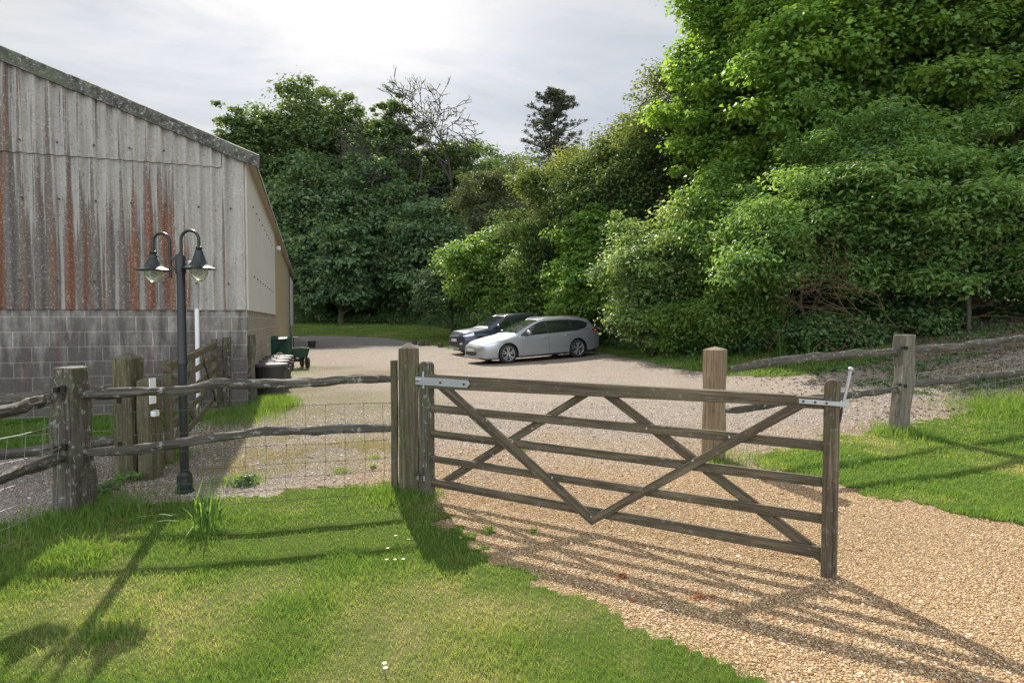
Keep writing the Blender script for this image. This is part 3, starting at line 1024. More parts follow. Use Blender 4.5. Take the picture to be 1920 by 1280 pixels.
# ------------------------------------------------------------------ posts, rails, wire
def post(name, P, w, d, h, rz, mat, parent=None, top='pyramid', bevel=.008, lean=0, seed=1, cap=.07):
    """upright post; verts in parent's space, grain along its own X (up)"""
    m_ = MB()
    ca, sa = math.cos(rz), math.sin(rz)
    n = 14
    vs, fs = [], []
    for i in range(n + 1):
        z = -.25 + (h + .25) * i / n
        for (a_, b_) in ((-1, -1), (-.05, -1.0), (1, -1), (1, .0), (1, 1), (0, 1), (-1, 1), (-1, 0)):
            j = .010 * noise.noise(Vector((a_ * 2 + seed * 3, b_ * 2, z * 2.2))) * (3 if mat in (M['old_post'], M['grey_wood']) else 1)
            x, y = a_ * (w / 2 + j), b_ * (d / 2 + j)
            vs.append((P[0] + x * ca - y * sa + lean * z, P[1] + x * sa + y * ca, P[2] + z))
    for i in range(n):
        for j in range(8):
            fs.append((i * 8 + j, i * 8 + (j + 1) % 8, i * 8 + 8 + (j + 1) % 8, i * 8 + 8 + j))
    fs.append(tuple(range(8))[::-1])
    o = n * 8
    if top == 'pyramid':
        vs.append((P[0] + lean * h, P[1], P[2] + h + cap))
        fs += [(o + j, o + (j + 1) % 8, len(vs) - 1) for j in range(8)]
    else:
        fs.append(tuple(o + j for j in range(8)))
    m_.add(vs, fs)
    return m_.build(name, mat, parent, origin=P, xdir=(0, 0, 1), bevel=bevel)


def rail(name, pts, rad, mat, parent, seed=0, n=60, ends=.55, squash=.75):
    path = lerp_path(pts, n, .012, seed)
    rads = []
    for i in range(n):
        f_ = i / (n - 1)
        r_ = rad * (1 + .14 * noise.noise(Vector((f_ * 6, seed, 0))))
        e = min(f_, 1 - f_) / .07
        if e < 1:
            r_ *= ends + (1 - ends) * e
        rads.append(r_)
    m_ = MB()
    m_.tube(path, rads, 11, rough=.30, seed=seed, squash=squash)
    return m_.build(name, mat, parent, origin=path[0], xdir=path[-1] - path[0], smooth=38)


def wire_mesh(name, A, B, heights, step, parent, mat, r=.0017, sag=.01, seed=0, zf=None):
    m_ = MB()
    A, B = Vector(A), Vector(B)
    L = (B - A).length
    nseg = max(8, int(L / .15))

    def pt(s_, z):
        p = A.lerp(B, s_ / L)
        zb = zf(p) if zf else 0
        return Vector((p.x + .02 * noise.noise(Vector((s_ * 1.5, z * 3, seed))), p.y + .03 * noise.noise(Vector((s_ * 1.3, z * 2, seed + 4))), zb + z + sag * noise.noise(Vector((s_ * 1.8, z * 5, seed + 9)))))
    for z in heights:
        m_.tube([pt(L * i / nseg, z) for i in range(nseg + 1)], r * (1.25 if z in (heights[0], heights[-1]) else 1), 5)
    s_ = step * .5
    while s_ < L:
        m_.tube([pt(s_ + .006 * math.sin(j * 2.1 + s_), z) for j, z in enumerate(heights)], r * .85, 4)
        for z in heights[1:-1]:
            q_ = pt(s_, z)
            m_.lathe([(.0001, -.006), (.0045, -.003), (.0045, .003), (.0001, .006)], q_, 5)
        s_ += step
    return m_.build(name, mat, parent)


# hinge post of the main gate
HP = at(768, 926)
hp = empty('gatepost', HP, R(8), 'tall square oak gatepost with pyramid top carrying the gate hinges', 'post')
post('post_shaft', (0, 0, 0), .165, .165, 1.26, 0, M['post_wood'], hp, cap=.05)
post('backing_board', (-.125, .03, 0), .055, .13, 1.16, 0, M['post_wood'], hp, top='flat', seed=4)
MB().tube([(.06, -.10, 1.0), (.13, -.12, 1.0)], .011, 10).tube([(.125, -.12, .93), (.125, -.12, 1.07)], .012, 10).build('hinge_pin', M['galv'], hp, smooth=40)
MB().tube([(.05, -.10, .2), (.12, -.12, .2)], .011, 10).tube([(.12, -.12, .13), (.12, -.12, .26)], .012, 10).build('hinge_pin', M['bolt'], hp, smooth=40)

# ---- main field gate
G0, G1 = at(803, 931), at(1556, 1080)
gvec = (G1 - G0)
GL = Vector((gvec.x, gvec.y, 0)).length
grz = math.atan2(gvec.y, gvec.x)
gate = empty('field_gate', (G0.x, G0.y, 0), grz, 'open five-bar wooden field gate standing across the gravel drive', 'gate')


def gp(px, py):
    p = onplane(px, py, G0, G1)
    return (Vector((p.x - G0.x, p.y - G0.y, 0)).length * (1 if (p - G0).dot(gvec) > 0 else -1), p.z)


def gplank(name, quad, y0, y1, mat=None, bevel=.004):
    """quad: pixels, two at one end (top, bottom), two at the other (bottom, top)"""
    q_ = [gp(*p) for p in quad]
    poly = [(u_, y0, z_) for u_, z_ in q_]
    a_ = (Vector(poly[0]) + Vector(poly[1])) / 2
    b_ = (Vector(poly[2]) + Vector(poly[3])) / 2
    m_ = MB().prism(poly, (0, y1 - y0, 0))
    return m_.build(name, mat or M['gate_wood'], gate, origin=a_, xdir=b_ - a_, bevel=bevel)


# local -Y faces the camera
gplank('top_bar', [(797, 700), (797, 727), (1492, 760), (1492, 739.5)], -.036, .036)
gplank('top_bar', [(1490, 741), (1490, 763), (1545, 766), (1545, 745)], -.026, .026)
gplank('bar', [(808, 757), (808, 772), (1548, 845), (1548, 826)], -.012, .012)
gplank('bar', [(808, 804.5), (808, 819), (1548, 913), (1548, 894)], -.012, .012)
gplank('bar', [(808, 852), (808, 865), (1548, 982), (1548, 963)], -.012, .012)
gplank('bar', [(810, 896), (810, 911), (1548, 1049), (1548, 1026)], -.012, .012)
gplank('brace', [(850, 727), (824, 727), (1112, 982), (1117, 964)], -.036, -.013)
gplank('brace', [(1114, 964), (1113, 982), (1519, 758), (1482, 757)], -.0365, -.0135)
gplank('brace', [(848, 902), (820, 902), (1078, 741), (1103, 742)], .013, .034)
gplank('brace', [(1156, 745), (1128, 743), (1545, 1062), (1545, 1035)], .0135, .0345)


for px, py in ((918, 787), (966, 826), (1040, 893), (1216, 801), (1302, 861), (1410, 964), (1240, 890), (1370, 817), (1113, 965), (1003, 801), (930, 852)):
    a_, b_ = gp(px, py)
    MB().lathe([(.0075, -.006), (.0075, 0), (.0, .001)][::-1], (a_, -.0375, b_), 10, axis='Y').build('coach_bolt', M['galv'], gate)


def stile(u_, w, h, z0, name, arc=.5, dp=.06, lean=0.0):
    m_ = MB()
    poly = [(u_ - w / 2, -dp / 2, z0), (u_ + w / 2, -dp / 2, z0)]
    n = 8
    for i in range(n + 1):
        a_ = math.pi * i / n
        poly.append((u_ + w / 2 * math.cos(a_) + lean * h, -dp / 2, z0 + h - w * arc + w * arc * math.sin(a_)))
    m_.prism(poly, (0, dp, 0))
    return m_.build(name, M['gate_wood'], gate, origin=(u_, 0, z0), xdir=(0, 0, 1), bevel=.006)


u0, z0 = gp(801, 931)
_, z1 = gp(801, 677)
st_h = stile(u0, .105, z1 - z0, z0, 'hanging_stile', .42, .085)
st_h.data.materials[0] = M['old_post']
u1, z0 = gp(1556, 1079)
_, z1 = gp(1553, 710)
stile(u1 - .006, .082, z1 - z0, z0, 'closing_stile', .5, .078, 0.0)
# strap hinges
q_ = [gp(*p) for p in ((776, 704), (776, 719), (882, 726), (888, 719), (884, 712))]
m_ = MB().prism([(u_, -.052, z_) for u_, z_ in q_], (0, .006, 0))
sh = m_.build('strap_hinge', M['galv'], gate, bevel=.0015)
m_ = MB()
for px, py in ((791, 712), (833, 716), (877, 719)):
    u_, z_ = gp(px, py)
    m_.lathe([(.0085, -.008), (.0085, 0), (.0, .001)][::-1], (u_, -.053, z_), 10, axis='Y')
m_.build('bolt', M['bolt'], sh)
u_, z_ = gp(779, 711)
MB().tube([(u_, -.048, z_ - .035), (u_, -.048, z_ + .04)], .016, 12).build('hinge_eye', M['galv'], sh, smooth=40)
u_, z_ = gp(792, 893)
MB().box((u_ - .02, -.05, z_ - .022), (u_ - .004, .05, z_ + .022)).box((u_ + .045, -.05, z_ - .022), (u_ + .065, -.043, z_ + .022)).build('lower_hinge', M['galv'], gate, bevel=.002)
# latch with its upright lever
q_ = [gp(*p) for p in ((1499.5, 746), (1499.5, 754), (1593, 761), (1593, 752.5))]
la = MB().prism([(a_, -.05, b_) for a_, b_ in q_], (0, .007, 0)).build('latch_plate', M['galv'], gate, bevel=.0015)
m_ = MB()
for px, py in ((1508, 750), (1530, 752), (1551, 753.5)):
    a_, b_ = gp(px, py)
    m_.lathe([(.0065, -.006), (.0065, 0), (.0, .001)][::-1], (a_, -.051, b_), 10, axis='Y')
m_.build('bolt', M['bolt'], la)
pth = [gp(*p) for p in ((1595.5, 692), (1592, 712), (1584, 745), (1579, 762))]
lv = MB().tube([(a_, -.03, b_) for a_, b_ in pth], .0085, 10).build('latch_lever', M['galv'], gate, smooth=50)
a_, b_ = gp(1596, 691)
MB().lathe([(.0001, -.014), (.010, -.010), (.0145, 0), (.010, .010), (.0001, .014)], (a_, -.03, b_), 14).build('lever_knob', M['galv'], lv, smooth=60)
pth = [gp(*p) for p in ((1580, 757), (1576, 785), (1569, 808), (1567, 822))]
MB().tube([(a_, -.02, b_) for a_, b_ in pth], [.007, .006, .004, .003], 8).build('spring_bar', M['bolt'], lv, smooth=50)

# ---- left rail fence
FP = at(131, 972)
lf = empty('rail_fence', (FP.x, FP.y, 0), 0, 'lichen-covered cleft rail fence with wire netting left of the open gate', 'fence')
off = Vector((FP.x, FP.y, 0))
post('post', (-.015, .07, 0), .185, .19, 1.145, R(-4), M['old_post'], lf, top='flat', bevel=.012, seed=2)
for (px, py) in ((107, 731), (121, 728), (108, 841), (122, 837)):
    c_ = onplane(px, py, Vector((FP.x, FP.y - .03, 0)), Vector((FP.x + 1, FP.y - .085, 0))) - off
    MB().box((c_.x - .016, c_.y - .02, c_.z - .022), (c_.x + .016, c_.y + .04, c_.z + .022)).build('mortise_shade', M['dark_hole'], lf)  # solid dark box on the post face, slot shade painted as colour


def lpts(pix, A, B, o_): return [onplane(px, py, A, B) - o_ for px, py in pix]


A_, B_ = Vector((FP.x, FP.y + .03, 0)), Vector((HP.x - .12, HP.y, 0))
rail('rail', lpts([(152, 741), (240, 736), (340, 731), (385, 722), (410, 719), (460, 721), (560, 717), (650, 711), (746, 712)], A_, B_, off), .038, M['rail_wood'], lf, 1)
rail('rail', lpts([(152, 848), (250, 842), (330, 832), (420, 818), (520, 808), (600, 806), (680, 802), (746, 803)], A_, B_, off), .038, M['rail_wood'], lf, 2)
C_ = Vector((-3.15, 2.3, 0))
D_ = Vector((FP.x - .02, FP.y + .0, 0))
rail('rail', [Vector((-3.15, 2.3, .93)) - off, lpts([(0, 772)], D_, C_, off)[0], lpts([(60, 756)], D_, C_, off)[0], lpts([(118, 741)], D_, C_, off)[0]], .042, M['rail_wood'], lf, 3)
rail('rail', [Vector((-3.15, 2.3, .42)) - off, lpts([(0, 897)], D_, C_, off)[0], lpts([(60, 877)], D_, C_, off)[0], lpts([(122, 857)], D_, C_, off)[0]], .040, M['rail_wood'], lf, 4)
post('post', (C_.x - off.x, C_.y - off.y, 0), .2, .18, 1.15, 0, M['old_post'], lf, top='flat', seed=5)
HTS = [.03, .12, .21, .31, .43, .58, .79]
wire_mesh('wire_mesh', A_ - off + Vector((.08, -.05, 0)), B_ - off + Vector((0, -.05, 0)), [.03, .12, .22, .33, .48, .62, .80], .155, lf, M['rust_wire'], .0016, seed=1)
wire_mesh('wire_mesh', D_ - off, C_ - off, [.03, .14, .27, .40, .56, .74], .17, lf, M['wire'], .0019, sag=.03, seed=2)

# ---- right-hand pale post
RP = at(1338, 862)
rp = empty('gatepost', RP, R(-34), 'pale new square gatepost with pyramid top standing in gravel behind the gate', 'post')
post('post_shaft', (0, 0, 0), .20, .20, 1.185, 0, M['pale_wood'], rp, cap=.035, bevel=.006)

# ---- right rail fence
Q1 = at(1683, 812)
rf = empty('rail_fence', Q1, 0, 'grey cleft rail fence climbing the bank on the right', 'fence')
ofr = Vector(Q1)
post('post', (.02, 0, 0), .19, .15, EYE - Q1.z - 27 * Q1.y / F + 0, R(18), M['grey_wood'], rf, top='flat', bevel=.01, lean=.05, seed=9)
for (px, py) in ((1690, 652), (1699, 652), (1687, 721), (1697, 723)):
    c_ = onplane(px, py, Vector((Q1.x, Q1.y - .10, 0)), Vector((Q1.x + 1, Q1.y + .2, 0))) - ofr
    MB().box((c_.x - .017, c_.y - .012, c_.z - .02), (c_.x + .017, c_.y + .03, c_.z + .02)).build('mortise_shade', M['dark_hole'], rf)  # no recess cut; the dark box carries the slot's shade as colour
A_, B_ = Vector((RP.x + .1, RP.y, 0)), Vector((Q1.x, Q1.y + .0, 0))
rail('rail', lpts([(1368, 691), (1440, 680), (1520, 670), (1600, 663), (1640, 661), (1698, 661)], A_, B_, ofr), .045, M['rail_wood'], rf, 6, squash=.6)
rail('rail', lpts([(1360, 770), (1420, 762), (1500, 749), (1580, 743), (1640, 735), (1695, 728)], A_, B_, ofr), .04, M['rail_wood'], rf, 7, squash=.6)
C_ = at(2230, 730)
C_ = Vector((Q1.x + 2.9, Q1.y + .9, 0))
hz = H(C_.x, C_.y)
rail('rail', lpts([(1705, 656), (1760, 652), (1830, 645), (1920, 633), (1990, 625)], B_, C_, ofr) + [Vector((C_.x, C_.y, hz + .98)) - ofr], .047, M['rail_wood'], rf, 8)
rail('rail', lpts([(1705, 722), (1760, 714), (1830, 706), (1920, 698), (1990, 690)], B_, C_, ofr) + [Vector((C_.x, C_.y, hz + .55)) - ofr], .047, M['rail_wood'], rf, 9)
post('post', (C_.x - ofr.x, C_.y - ofr.y, hz - ofr.z), .19, .15, 1.15, R(15), M['grey_wood'], rf, top='flat', seed=11)
wire_mesh('wire_mesh', Vector((B_.x, B_.y + .04, 0)) - ofr + Vector((0, 0, Q1.z)), Vector((C_.x, C_.y + .04, 0)) - ofr + Vector((0, 0, Q1.z)), [.30, .42, .56, .72], .13, rf, M['wire'], .0022, seed=3, zf=lambda p: H(p.x + ofr.x, p.y + ofr.y) - ofr.z)
wire_mesh('wire_mesh', Vector((A_.x + 1.5, A_.y + .65, 0)) - ofr, Vector((B_.x, B_.y + .04, 0)) - ofr, [.42, .52, .62, .70], .13, rf, M['wire'], .0018, seed=4, zf=lambda p: H(p.x + ofr.x, p.y + ofr.y) - ofr.z)

# ---- side gate by the barn
S0 = at(250, 895)
sgp = empty('gatepost', S0, R(-6), 'weathered double gatepost with pyramid cap behind the left rail fence', 'post')
post('post_shaft', (-.03, 0, 0), .19, .17, 1.14, 0, M['side_gate'], sgp, cap=.06, seed=12)
post('side_post', (.18, .0, 0), .15, .15, .93, 0, M['side_gate'], sgp, cap=.04, seed=13)
nb = MB().box((.257, -.10, .72), (.267, -.02, .96)).build('notice_board', M['upvc'], sgp)
MB().box((.262, -.10, .60), (.31, -.03, .66)).build('latch_block', M['upvc'], sgp, bevel=.012)
for z_ in (.72, .28):
    MB().box((-.08, -.090, z_), (-.04, -.06, z_ + .08)).build('mortise_shade', M['dark_hole'], sgp)  # dark box slightly proud of the face, painted shade of a slot
S1 = at(424, 772)
sg = empty('field_gate', (S0.x, S0.y, 0), 0, 'smaller mossy wooden gate between the capped posts beside the barn', 'gate')
sa, sb = Vector((S0.x + .28, S0.y + .1, 0)), Vector((S1.x - .12, S1.y - .1, 0))
og = Vector((S0.x, S0.y, 0))
dv = (sb - sa)
dn = Vector((-dv.y, dv.x, 0)).normalized()


def splank(name, f0, z0_, f1, z1_, w, th, o_=0.0):
    a_ = sa + dv * f0 - og + Vector((0, 0, z0_)) + dn * o_
    b_ = sa + dv * f1 - og + Vector((0, 0, z1_)) + dn * o_
    x = (b_ - a_).normalized()
    up = dn.cross(x).normalized()
    poly = [a_ + up * w / 2, a_ - up * w / 2, b_ - up * w / 2, b_ + up * w / 2]
    poly = [p - dn * th / 2 for p in poly]
    return MB().prism(poly, dn * th).build(name, M['side_gate'], sg, origin=a_, xdir=x, bevel=.004)


splank('top_bar', .0, 1.04, 1.0, 1.10, .085, .07)
for z_ in (.86, .66, .45, .22):
    splank('bar', .02, z_, .98, z_ + .03, .075, .024)
splank('stile', .015, .12, .015, 1.12, .08, .07)
splank('stile', .985, .12, .985, 1.20, .08, .07)
splank('brace', .05, .98, .5, .2, .075, .02, .024)
splank('brace', .5, .2, .95, .98, .075, .02, .024)
splank('brace', .05, .25, .40, 1.0, .07, .02, -.024)
splank('brace', .60, 1.0, .95, .25, .07, .02, -.024)
# rail running left from the capped post
sl = empty('rail_fence', (S0.x, S0.y, 0), 0, 'short rails joining the capped post to the left under the block wall', 'fence')
rail('rail', [Vector((-.05, 0, .86)), Vector((-.8, -.35, .80)), Vector((-1.7, -.8, .74)), Vector((-2.7, -1.1, .72))], .05, M['rail_wood'], sl, 14)
rail('rail', [Vector((-.05, 0, .38)), Vector((-.8, -.35, .32)), Vector((-1.7, -.8, .28)), Vector((-2.7, -1.1, .25))], .045, M['rail_wood'], sl, 15)
post('post', (-2.75, -1.15, 0), .2, .18, 1.1, 0, M['old_post'], sl, top='flat', seed=17)
wire_mesh('wire_mesh', Vector((-.1, 0, 0)), Vector((-2.7, -1.1, 0)), [.05, .18, .32, .46, .62], .17, sl, M['wire'], .0018, seed=6)
# posts and short rails closing onto the barn corner
bf = empty('rail_fence', (S1.x, S1.y, 0), 0, 'short dark post and rail piece closing the gap to the barn corner', 'fence')
post('post', (0, 0, 0), .23, .18, 1.22, R(-10), M['old_post'], bf, top='flat', seed=18)
post('post', (-.17, .1, 0), .10, .12, 1.22, R(-10), M['old_post'], bf, top='flat', seed=19)
post('post', (.33, .18, 0), .12, .12, 1.26, R(-10), M['old_post'], bf, top='flat', seed=20)
for z_ in (1.05, .55):
    rail('rail', [Vector((.08, 0, z_)), Vector((.22, .08, z_ + .03)), Vector((.33, .14, z_ + .05))], .045, M['grey_wood'], bf, int(z_ * 20), n=14)
MB().prism([(.08, .0, .38), (.11, -.03, .38), (.36, .12, .72), (.33, .15, .72)], (0, 0, .07)).build('strut', M['side_gate'], bf)

# ------------------------------------------------------------------ lamp post
LP = at(347, 922)
lp = empty('lamp_post', LP, 0, 'black twin-headed lamp post with swan-neck arms and bell shades', 'lamp')
K = LP.y / F      # metres per photo pixel at the post


def zpx(py): return EYE - (py - 600) * K - LP.z


MB().lathe([(.072, -.02), (.072, .02), (.064, .03), (.064, .10), (.060, .115), (.060, .15), (.048, .165), (.040, .18)], (0, 0, 0), 28).build('base', M['lamp_paint'], lp, smooth=35)
zt = zpx(478)
zc = zpx(680)
MB().lathe([(.037, .18), (.037, zc - .015), (.043, zc - .012), (.043, zc + .01), (.036, zc + .03), (.033, zt - .16)], (0, 0, 0), 28).build('post_shaft', M['lamp_paint'], lp, smooth=35)
MB().lathe([(.040, zt - .16), (.040, zt - .02), (.036, zt - .01), (.028, zt), (.014, zt + .01), (.010, zt + .022), (.0005, zt + .026)], (0, 0, 0), 24).build('post_cap', M['lamp_paint'], lp, smooth=35)


def lamp_head(sgn, px_c, y_top, y_rim, y_glass, px_arm, y_arc):
    ar = MB()
    xa, xc = (px_arm - 347) * K, (px_c - 347) * K
    zr = zpx(y_arc)
    z1_ = zpx(y_top)
    rad_ = abs(xc - xa) / 2
    cx = (xa + xc) / 2
    zl = zt - .20
    yb = -.02
    pts = [Vector((xa, yb, zl)), Vector((xa, yb, zr - rad_))]
    for i in range(1, 13):
        a_ = math.pi * i / 12
        pts.append(Vector((cx - (xc - xa) / 2 * math.cos(a_), yb, zr - rad_ + rad_ * math.sin(a_))))
    pts.append(Vector((xc, yb, z1_)))
    ar.tube(pts, .0125, 12)
    for z_ in (zt - .04, zt - .12):
        ar.box((min(0, xa) - .0, yb - .012, z_ - .014), (max(0, xa), yb + .02, z_ + .014))
    arm = ar.build('arm', M['lamp_paint'], lp, smooth=40)
    zrim = zpx(y_rim)
    zt_ = z1_
    hh = zt_ - zrim
    prof = [(.012, zt_ + .012), (.026, zt_ + .008), (.026, zt_ - .012), (.020, zt_ - .018), (.030, zt_ - .022), (.034, zt_ - .05), (.040, zt_ - hh * .35), (.054, zt_ - hh * .6), (.078, zt_ - hh * .82), (.112, zrim + .008), (.138, zrim),
            (.137, zrim - .004), (.110, zrim + .003), (.07, zrim + .02), (.03, zt_ - .04)]
    sh_ = MB().lathe(prof, (xc, yb, 0), 40).build('lamp_shade', M['lamp_paint'], lp, smooth=50)
    zg = zpx(y_glass)
    gh = zrim - zg
    MB().lathe([(.066, zrim + .012), (.070, zrim - gh * .2), (.064, zrim - gh * .5), (.044, zrim - gh * .78), (.016, zrim - gh * .93), (.007, zrim - gh * .97), (.0005, zg)], (xc, yb, 0), 32).build('lamp_globe', M['lamp_glass'], sh_, smooth=60)
    MB().lathe([(.014, zrim + .02), (.022, zrim - .02), (.024, zrim - .045), (.0005, zrim - .06)], (xc, yb, 0), 16).build('bulb', M['upvc'], sh_, smooth=60)


lamp_head(-1, 299, 474, 507, 533, 330, 439)
lamp_head(1, 384, 466, 504, 530, 351, 434)
MB().box((.03, .02, zt - .13), (.10, .09, zt - .05)).build('sensor_box', M['galv'], lp, bevel=.02)

# ------------------------------------------------------------------ bins, carts, bucket, stumps
M['bin'] = plain('bin_plastic', (.035, .034, .034), .55, 0, .3, 10, .1)
M['binlid'] = plain('bin_lid', (.11, .10, .10), .75, 0, .15, 10, .1)
M['green_tub'] = plain('green_tub', (.014, .058, .036), .45, 0, .25, 8, .1)
M['rust'] = plain('rusty_tyre', (.09, .055, .035), .9, 0, .4, 20, .3)
BN = at(509, 747)
side = Vector((-math.sin(BANG), math.cos(BANG), 0))
bin0 = empty('dustbin', BN, 0, 'dark grey dustbin nearest the fence in the row by the barn', 'bin', 'dustbins in a row by the barn')
MB().lathe([(.22, 0), (.225, .02), (.28, .60), (.29, .60), (.29, .635), (.275, .64)], (0, 0, 0), 30).build('tub', M['bin'], bin0, smooth=35)
ld = MB().lathe([(.305, .625), (.308, .66), (.30, .672), (.16, .690), (.0005, .695)], (0, 0, 0), 32).build('lid', M['binlid'], bin0, smooth=40)
MB().tube([(-.07, 0, .688), (-.06, 0, .73), (.06, 0, .73), (.07, 0, .688)], .010, 8).build('lid_handle', M['bolt'], ld)
for s_ in (-1, 1):
    MB().tube([(s_ * .285, -.05, .56), (s_ * .335, -.05, .57), (s_ * .335, .05, .57), (s_ * .285, .05, .56)], .010, 8).build('side_handle', M['bin'], bin0)
MB().tube([(-.02, -.30, .40), (-.015, -.31, .64), (0, -.28, .69), (.0, 0, .75), (.02, .28, .69), (.02, .30, .45)], .006, 6).build('strap', M['bolt'], bin0)


def dup(root, loc, rz, label):
    r_ = root.copy()
    COL.objects.link(r_)
    r_.location = loc
    r_.rotation_euler = (0, 0, rz)
    r_['label'] = label
    for ch in [o for o in bpy.data.objects if o.parent == root]:
        c_ = ch.copy()
        COL.objects.link(c_)
        c_.parent = r_
        for g_ in [o for o in bpy.data.objects if o.parent == ch]:
            d_ = g_.copy()
            COL.objects.link(d_)
            d_.parent = c_
    return r_


for k, lb in enumerate(('grey-lidded dustbin second from the fence in the row by the barn', 'grey-lidded dustbin third from the fence in the row by the barn', 'grey-lidded dustbin farthest from the fence, in front of the upright green tray')):
    q_ = BN + side * (.86 * (k + 1) + .05) + Vector((.02 * k, 0, 0))
    dup(bin0, q_, .4 * k, lb)


def tray_mb(L, Wd, hgt, th=.012):
    m_ = MB()
    o_ = [(-L / 2, -Wd / 2), (L / 2, -Wd / 2), (L / 2, Wd / 2), (-L / 2, Wd / 2)]
    vs = []
    for f_, z_, t_ in ((.82, 0, 0), (1, hgt, 0), (1.05, hgt, 0), (1.05, hgt - .02, 0), (1.02, hgt - .02, 0), (.82, -.015, 0)):
        for x, y in o_:
            for dx, dy in ((.9, 1), (1, .9)) if x * y > 0 else ((1, .9), (.9, 1)):
                vs.append((x * f_ * dx, y * f_ * dy, z_))
    n = 8
    fs = [tuple(range(n))]
    for i in range(5):
        for j in range(n):
            fs.append((i * n + j, i * n + (j + 1) % n, (i + 1) * n + (j + 1) % n, (i + 1) * n + j))
    fs.append(tuple(5 * n + j for j in range(n))[::-1])
    return m_.add(vs, fs)


CT = at(557, 690)
cart = empty('garden_cart', CT, BANG + .3, 'green plastic garden cart on rusty wheels beside the bins', 'cart')
tr = tray_mb(.55, .85, .28)
tr.v = [v_ + Vector((0, 0, .36)) for v_ in tr.v]
tr.build('tray', M['green_tub'], cart, smooth=30)
MB().box((-.16, -.36, .30), (-.12, .36, .34)).box((.12, -.36, .30), (.16, .36, .34)).box((-.2, -.02, .2), (.2, .02, .3)).build('chassis', M['bolt'], cart)
for x in (-.24, .24):
    for y in (-.28, .28):
        w_ = MB()
        w_.lathe([(.06, -.035), (.12, -.04), (.17, -.03), (.18, 0), (.17, .03), (.12, .04), (.06, .035)], (0, 0, 0), 22)
        w_.v = [Vector((v_.z + x, v_.x + y, v_.y + .18)) for v_ in w_.v]
        w_.build('wheel', M['rust'], cart, smooth=50)
MB().tube([(.02, .42, .33), (.05, .50, .7), (.05, .5, .95)], .012, 8).tube([(-.09, .5, .95), (.19, .5, .95)], .013, 8).build('handle', M['bolt'], cart)
UP = at(524, 705) + Vector((-.12, 0, 0))
up_ = empty('tipped_cart', UP, BANG * .2, 'green cart tray tipped upright against the barn behind the bins', 'cart')
tr = tray_mb(.86, .95, .20)
tr.v = [Vector((v_.x, v_.z - .05, v_.y + .62)) for v_ in tr.v]
tr.build('tray', M['green_tub'], up_, smooth=30)
m_ = MB()
for k in range(5):
    m_.box((-.36 + k * .18 - .012, -.076, .25), (-.36 + k * .18 + .012, -.062, 1.0))
m_.build('tray_ribs', M['green_tub'], up_)
for x in (-.3, .3):
    MB().tube([(x, -.02, .0), (x, -.05, .25)], .02, 8).build('leg', M['galv'], up_)
BK = at(585, 652)
bk = empty('black_bucket', BK, 0, 'small black square tub at the edge of the far path', 'tub')
MB().lathe([(.16, 0), (.20, .30), (.215, .30), (.215, .33), (.19, .33), (.15, .03), (.0005, .03)], (0, 0, 0), 20).build('tub', M['bin'], bk, smooth=40)
MB().tube([(-.20, 0, .31), (-.1, 0, .36), (.1, 0, .36), (.2, 0, .31)], .01, 8).build('handle', M['bolt'], bk)
for k, (px, py, r_, h_, lb) in enumerate(((778, 645, .12, .30, 'thin cut log leftmost of the stumps by the lawn edge'), (790, 648, .16, .22, 'thickest low stump second of the row by the lawn edge'),
                                      (802, 648, .13, .26, 'upright stump third in the row by the lawn edge'), (826, 651, .12, .2, 'lone small stump between the row and the dark car'))):
    P_ = at(px, py)
    s_ = empty('log_stump', P_, k, lb, 'stump', 'stumps along the edge of the shaded lawn')
    MB().tube([(0, 0, -.1), (0, .0, h_ * .5), (.02, 0, h_)], [r_ * 1.15, r_, r_ * .95], 12, rough=.3, seed=k).build('bark', M['bark'], s_, smooth=50)
    MB().lathe([(r_ * .8, h_ + .002), (.0005, h_ + .008)], (.02, 0, 0), 12).build('cut_face', M['grey_wood'], s_)
ST = at(571, 640)
stn = MB().tube([(-.3, 0, .02), (-.1, .05, .10), (.15, 0, .10), (.35, .02, .02)], [.05, .14, .15, .05], 9, rough=.5, seed=4).build('pale_stone', plain('pale_stone', (.42, .41, .38), .9), None, origin=(0, 0, 0), smooth=30)
stn.location = ST
tag(stn, 'pale flat stone beside the far corner of the barn', 'stone')

# ------------------------------------------------------------------ cars
def car_paint(name, col, metal=.55, rough=.32):
    t = T(name)
    v = t.obj()
    t.col(t.mix(t.noise(v, 2.5, 4), tuple(c * .92 for c in col), col))
    t.set(Metallic=metal, Roughness=rough)
    t.b.inputs['Coat Weight'].default_value = .7
    t.b.inputs['Coat Roughness'].default_value = .06
    return t.m


M['silver'] = car_paint('silver_paint', (.40, .42, .43), .5, .34)
M['navy'] = car_paint('dark_paint', (.048, .062, .092), .4, .3)
M['tyre'] = plain('tyre_rubber', (.022, .022, .022), .8, 0, .3, 30, .2)
M['rim'] = plain('alloy', (.62, .62, .62), .3, .8, .05, 20, 0)
M['carglass'] = plain('car_glass', (.018, .024, .022), .04, 0, .1, 2, 0)
M['carglass'].node_tree.nodes['Principled BSDF'].inputs['Specular IOR Level'].default_value = .8
M['trim'] = plain('black_trim', (.025, .025, .027), .5, 0, .2, 20, 0)
M['headlight'] = plain('headlight', (.62, .65, .68), .1, .5, .1, 12, 0)
M['taillight'] = plain('taillight', (.30, .012, .012), .15, 0, .2, 12, 0)
M['plate'] = plain('plate_white', (.70, .70, .66), .4, 0, .05, 10, 0)


def ip(x, tab):
    if x <= tab[0][0]: return tab[0][1]
    for (a, b), (c, d) in zip(tab, tab[1:]):
        if x <= c:
            t_ = (x - a) / (c - a)
            return b + (d - b) * t_
    return tab[-1][1]


def smooth_ip(x, tab, h=.06):
    return (ip(x - h, tab) + 2 * ip(x, tab) + ip(x + h, tab)) / 4


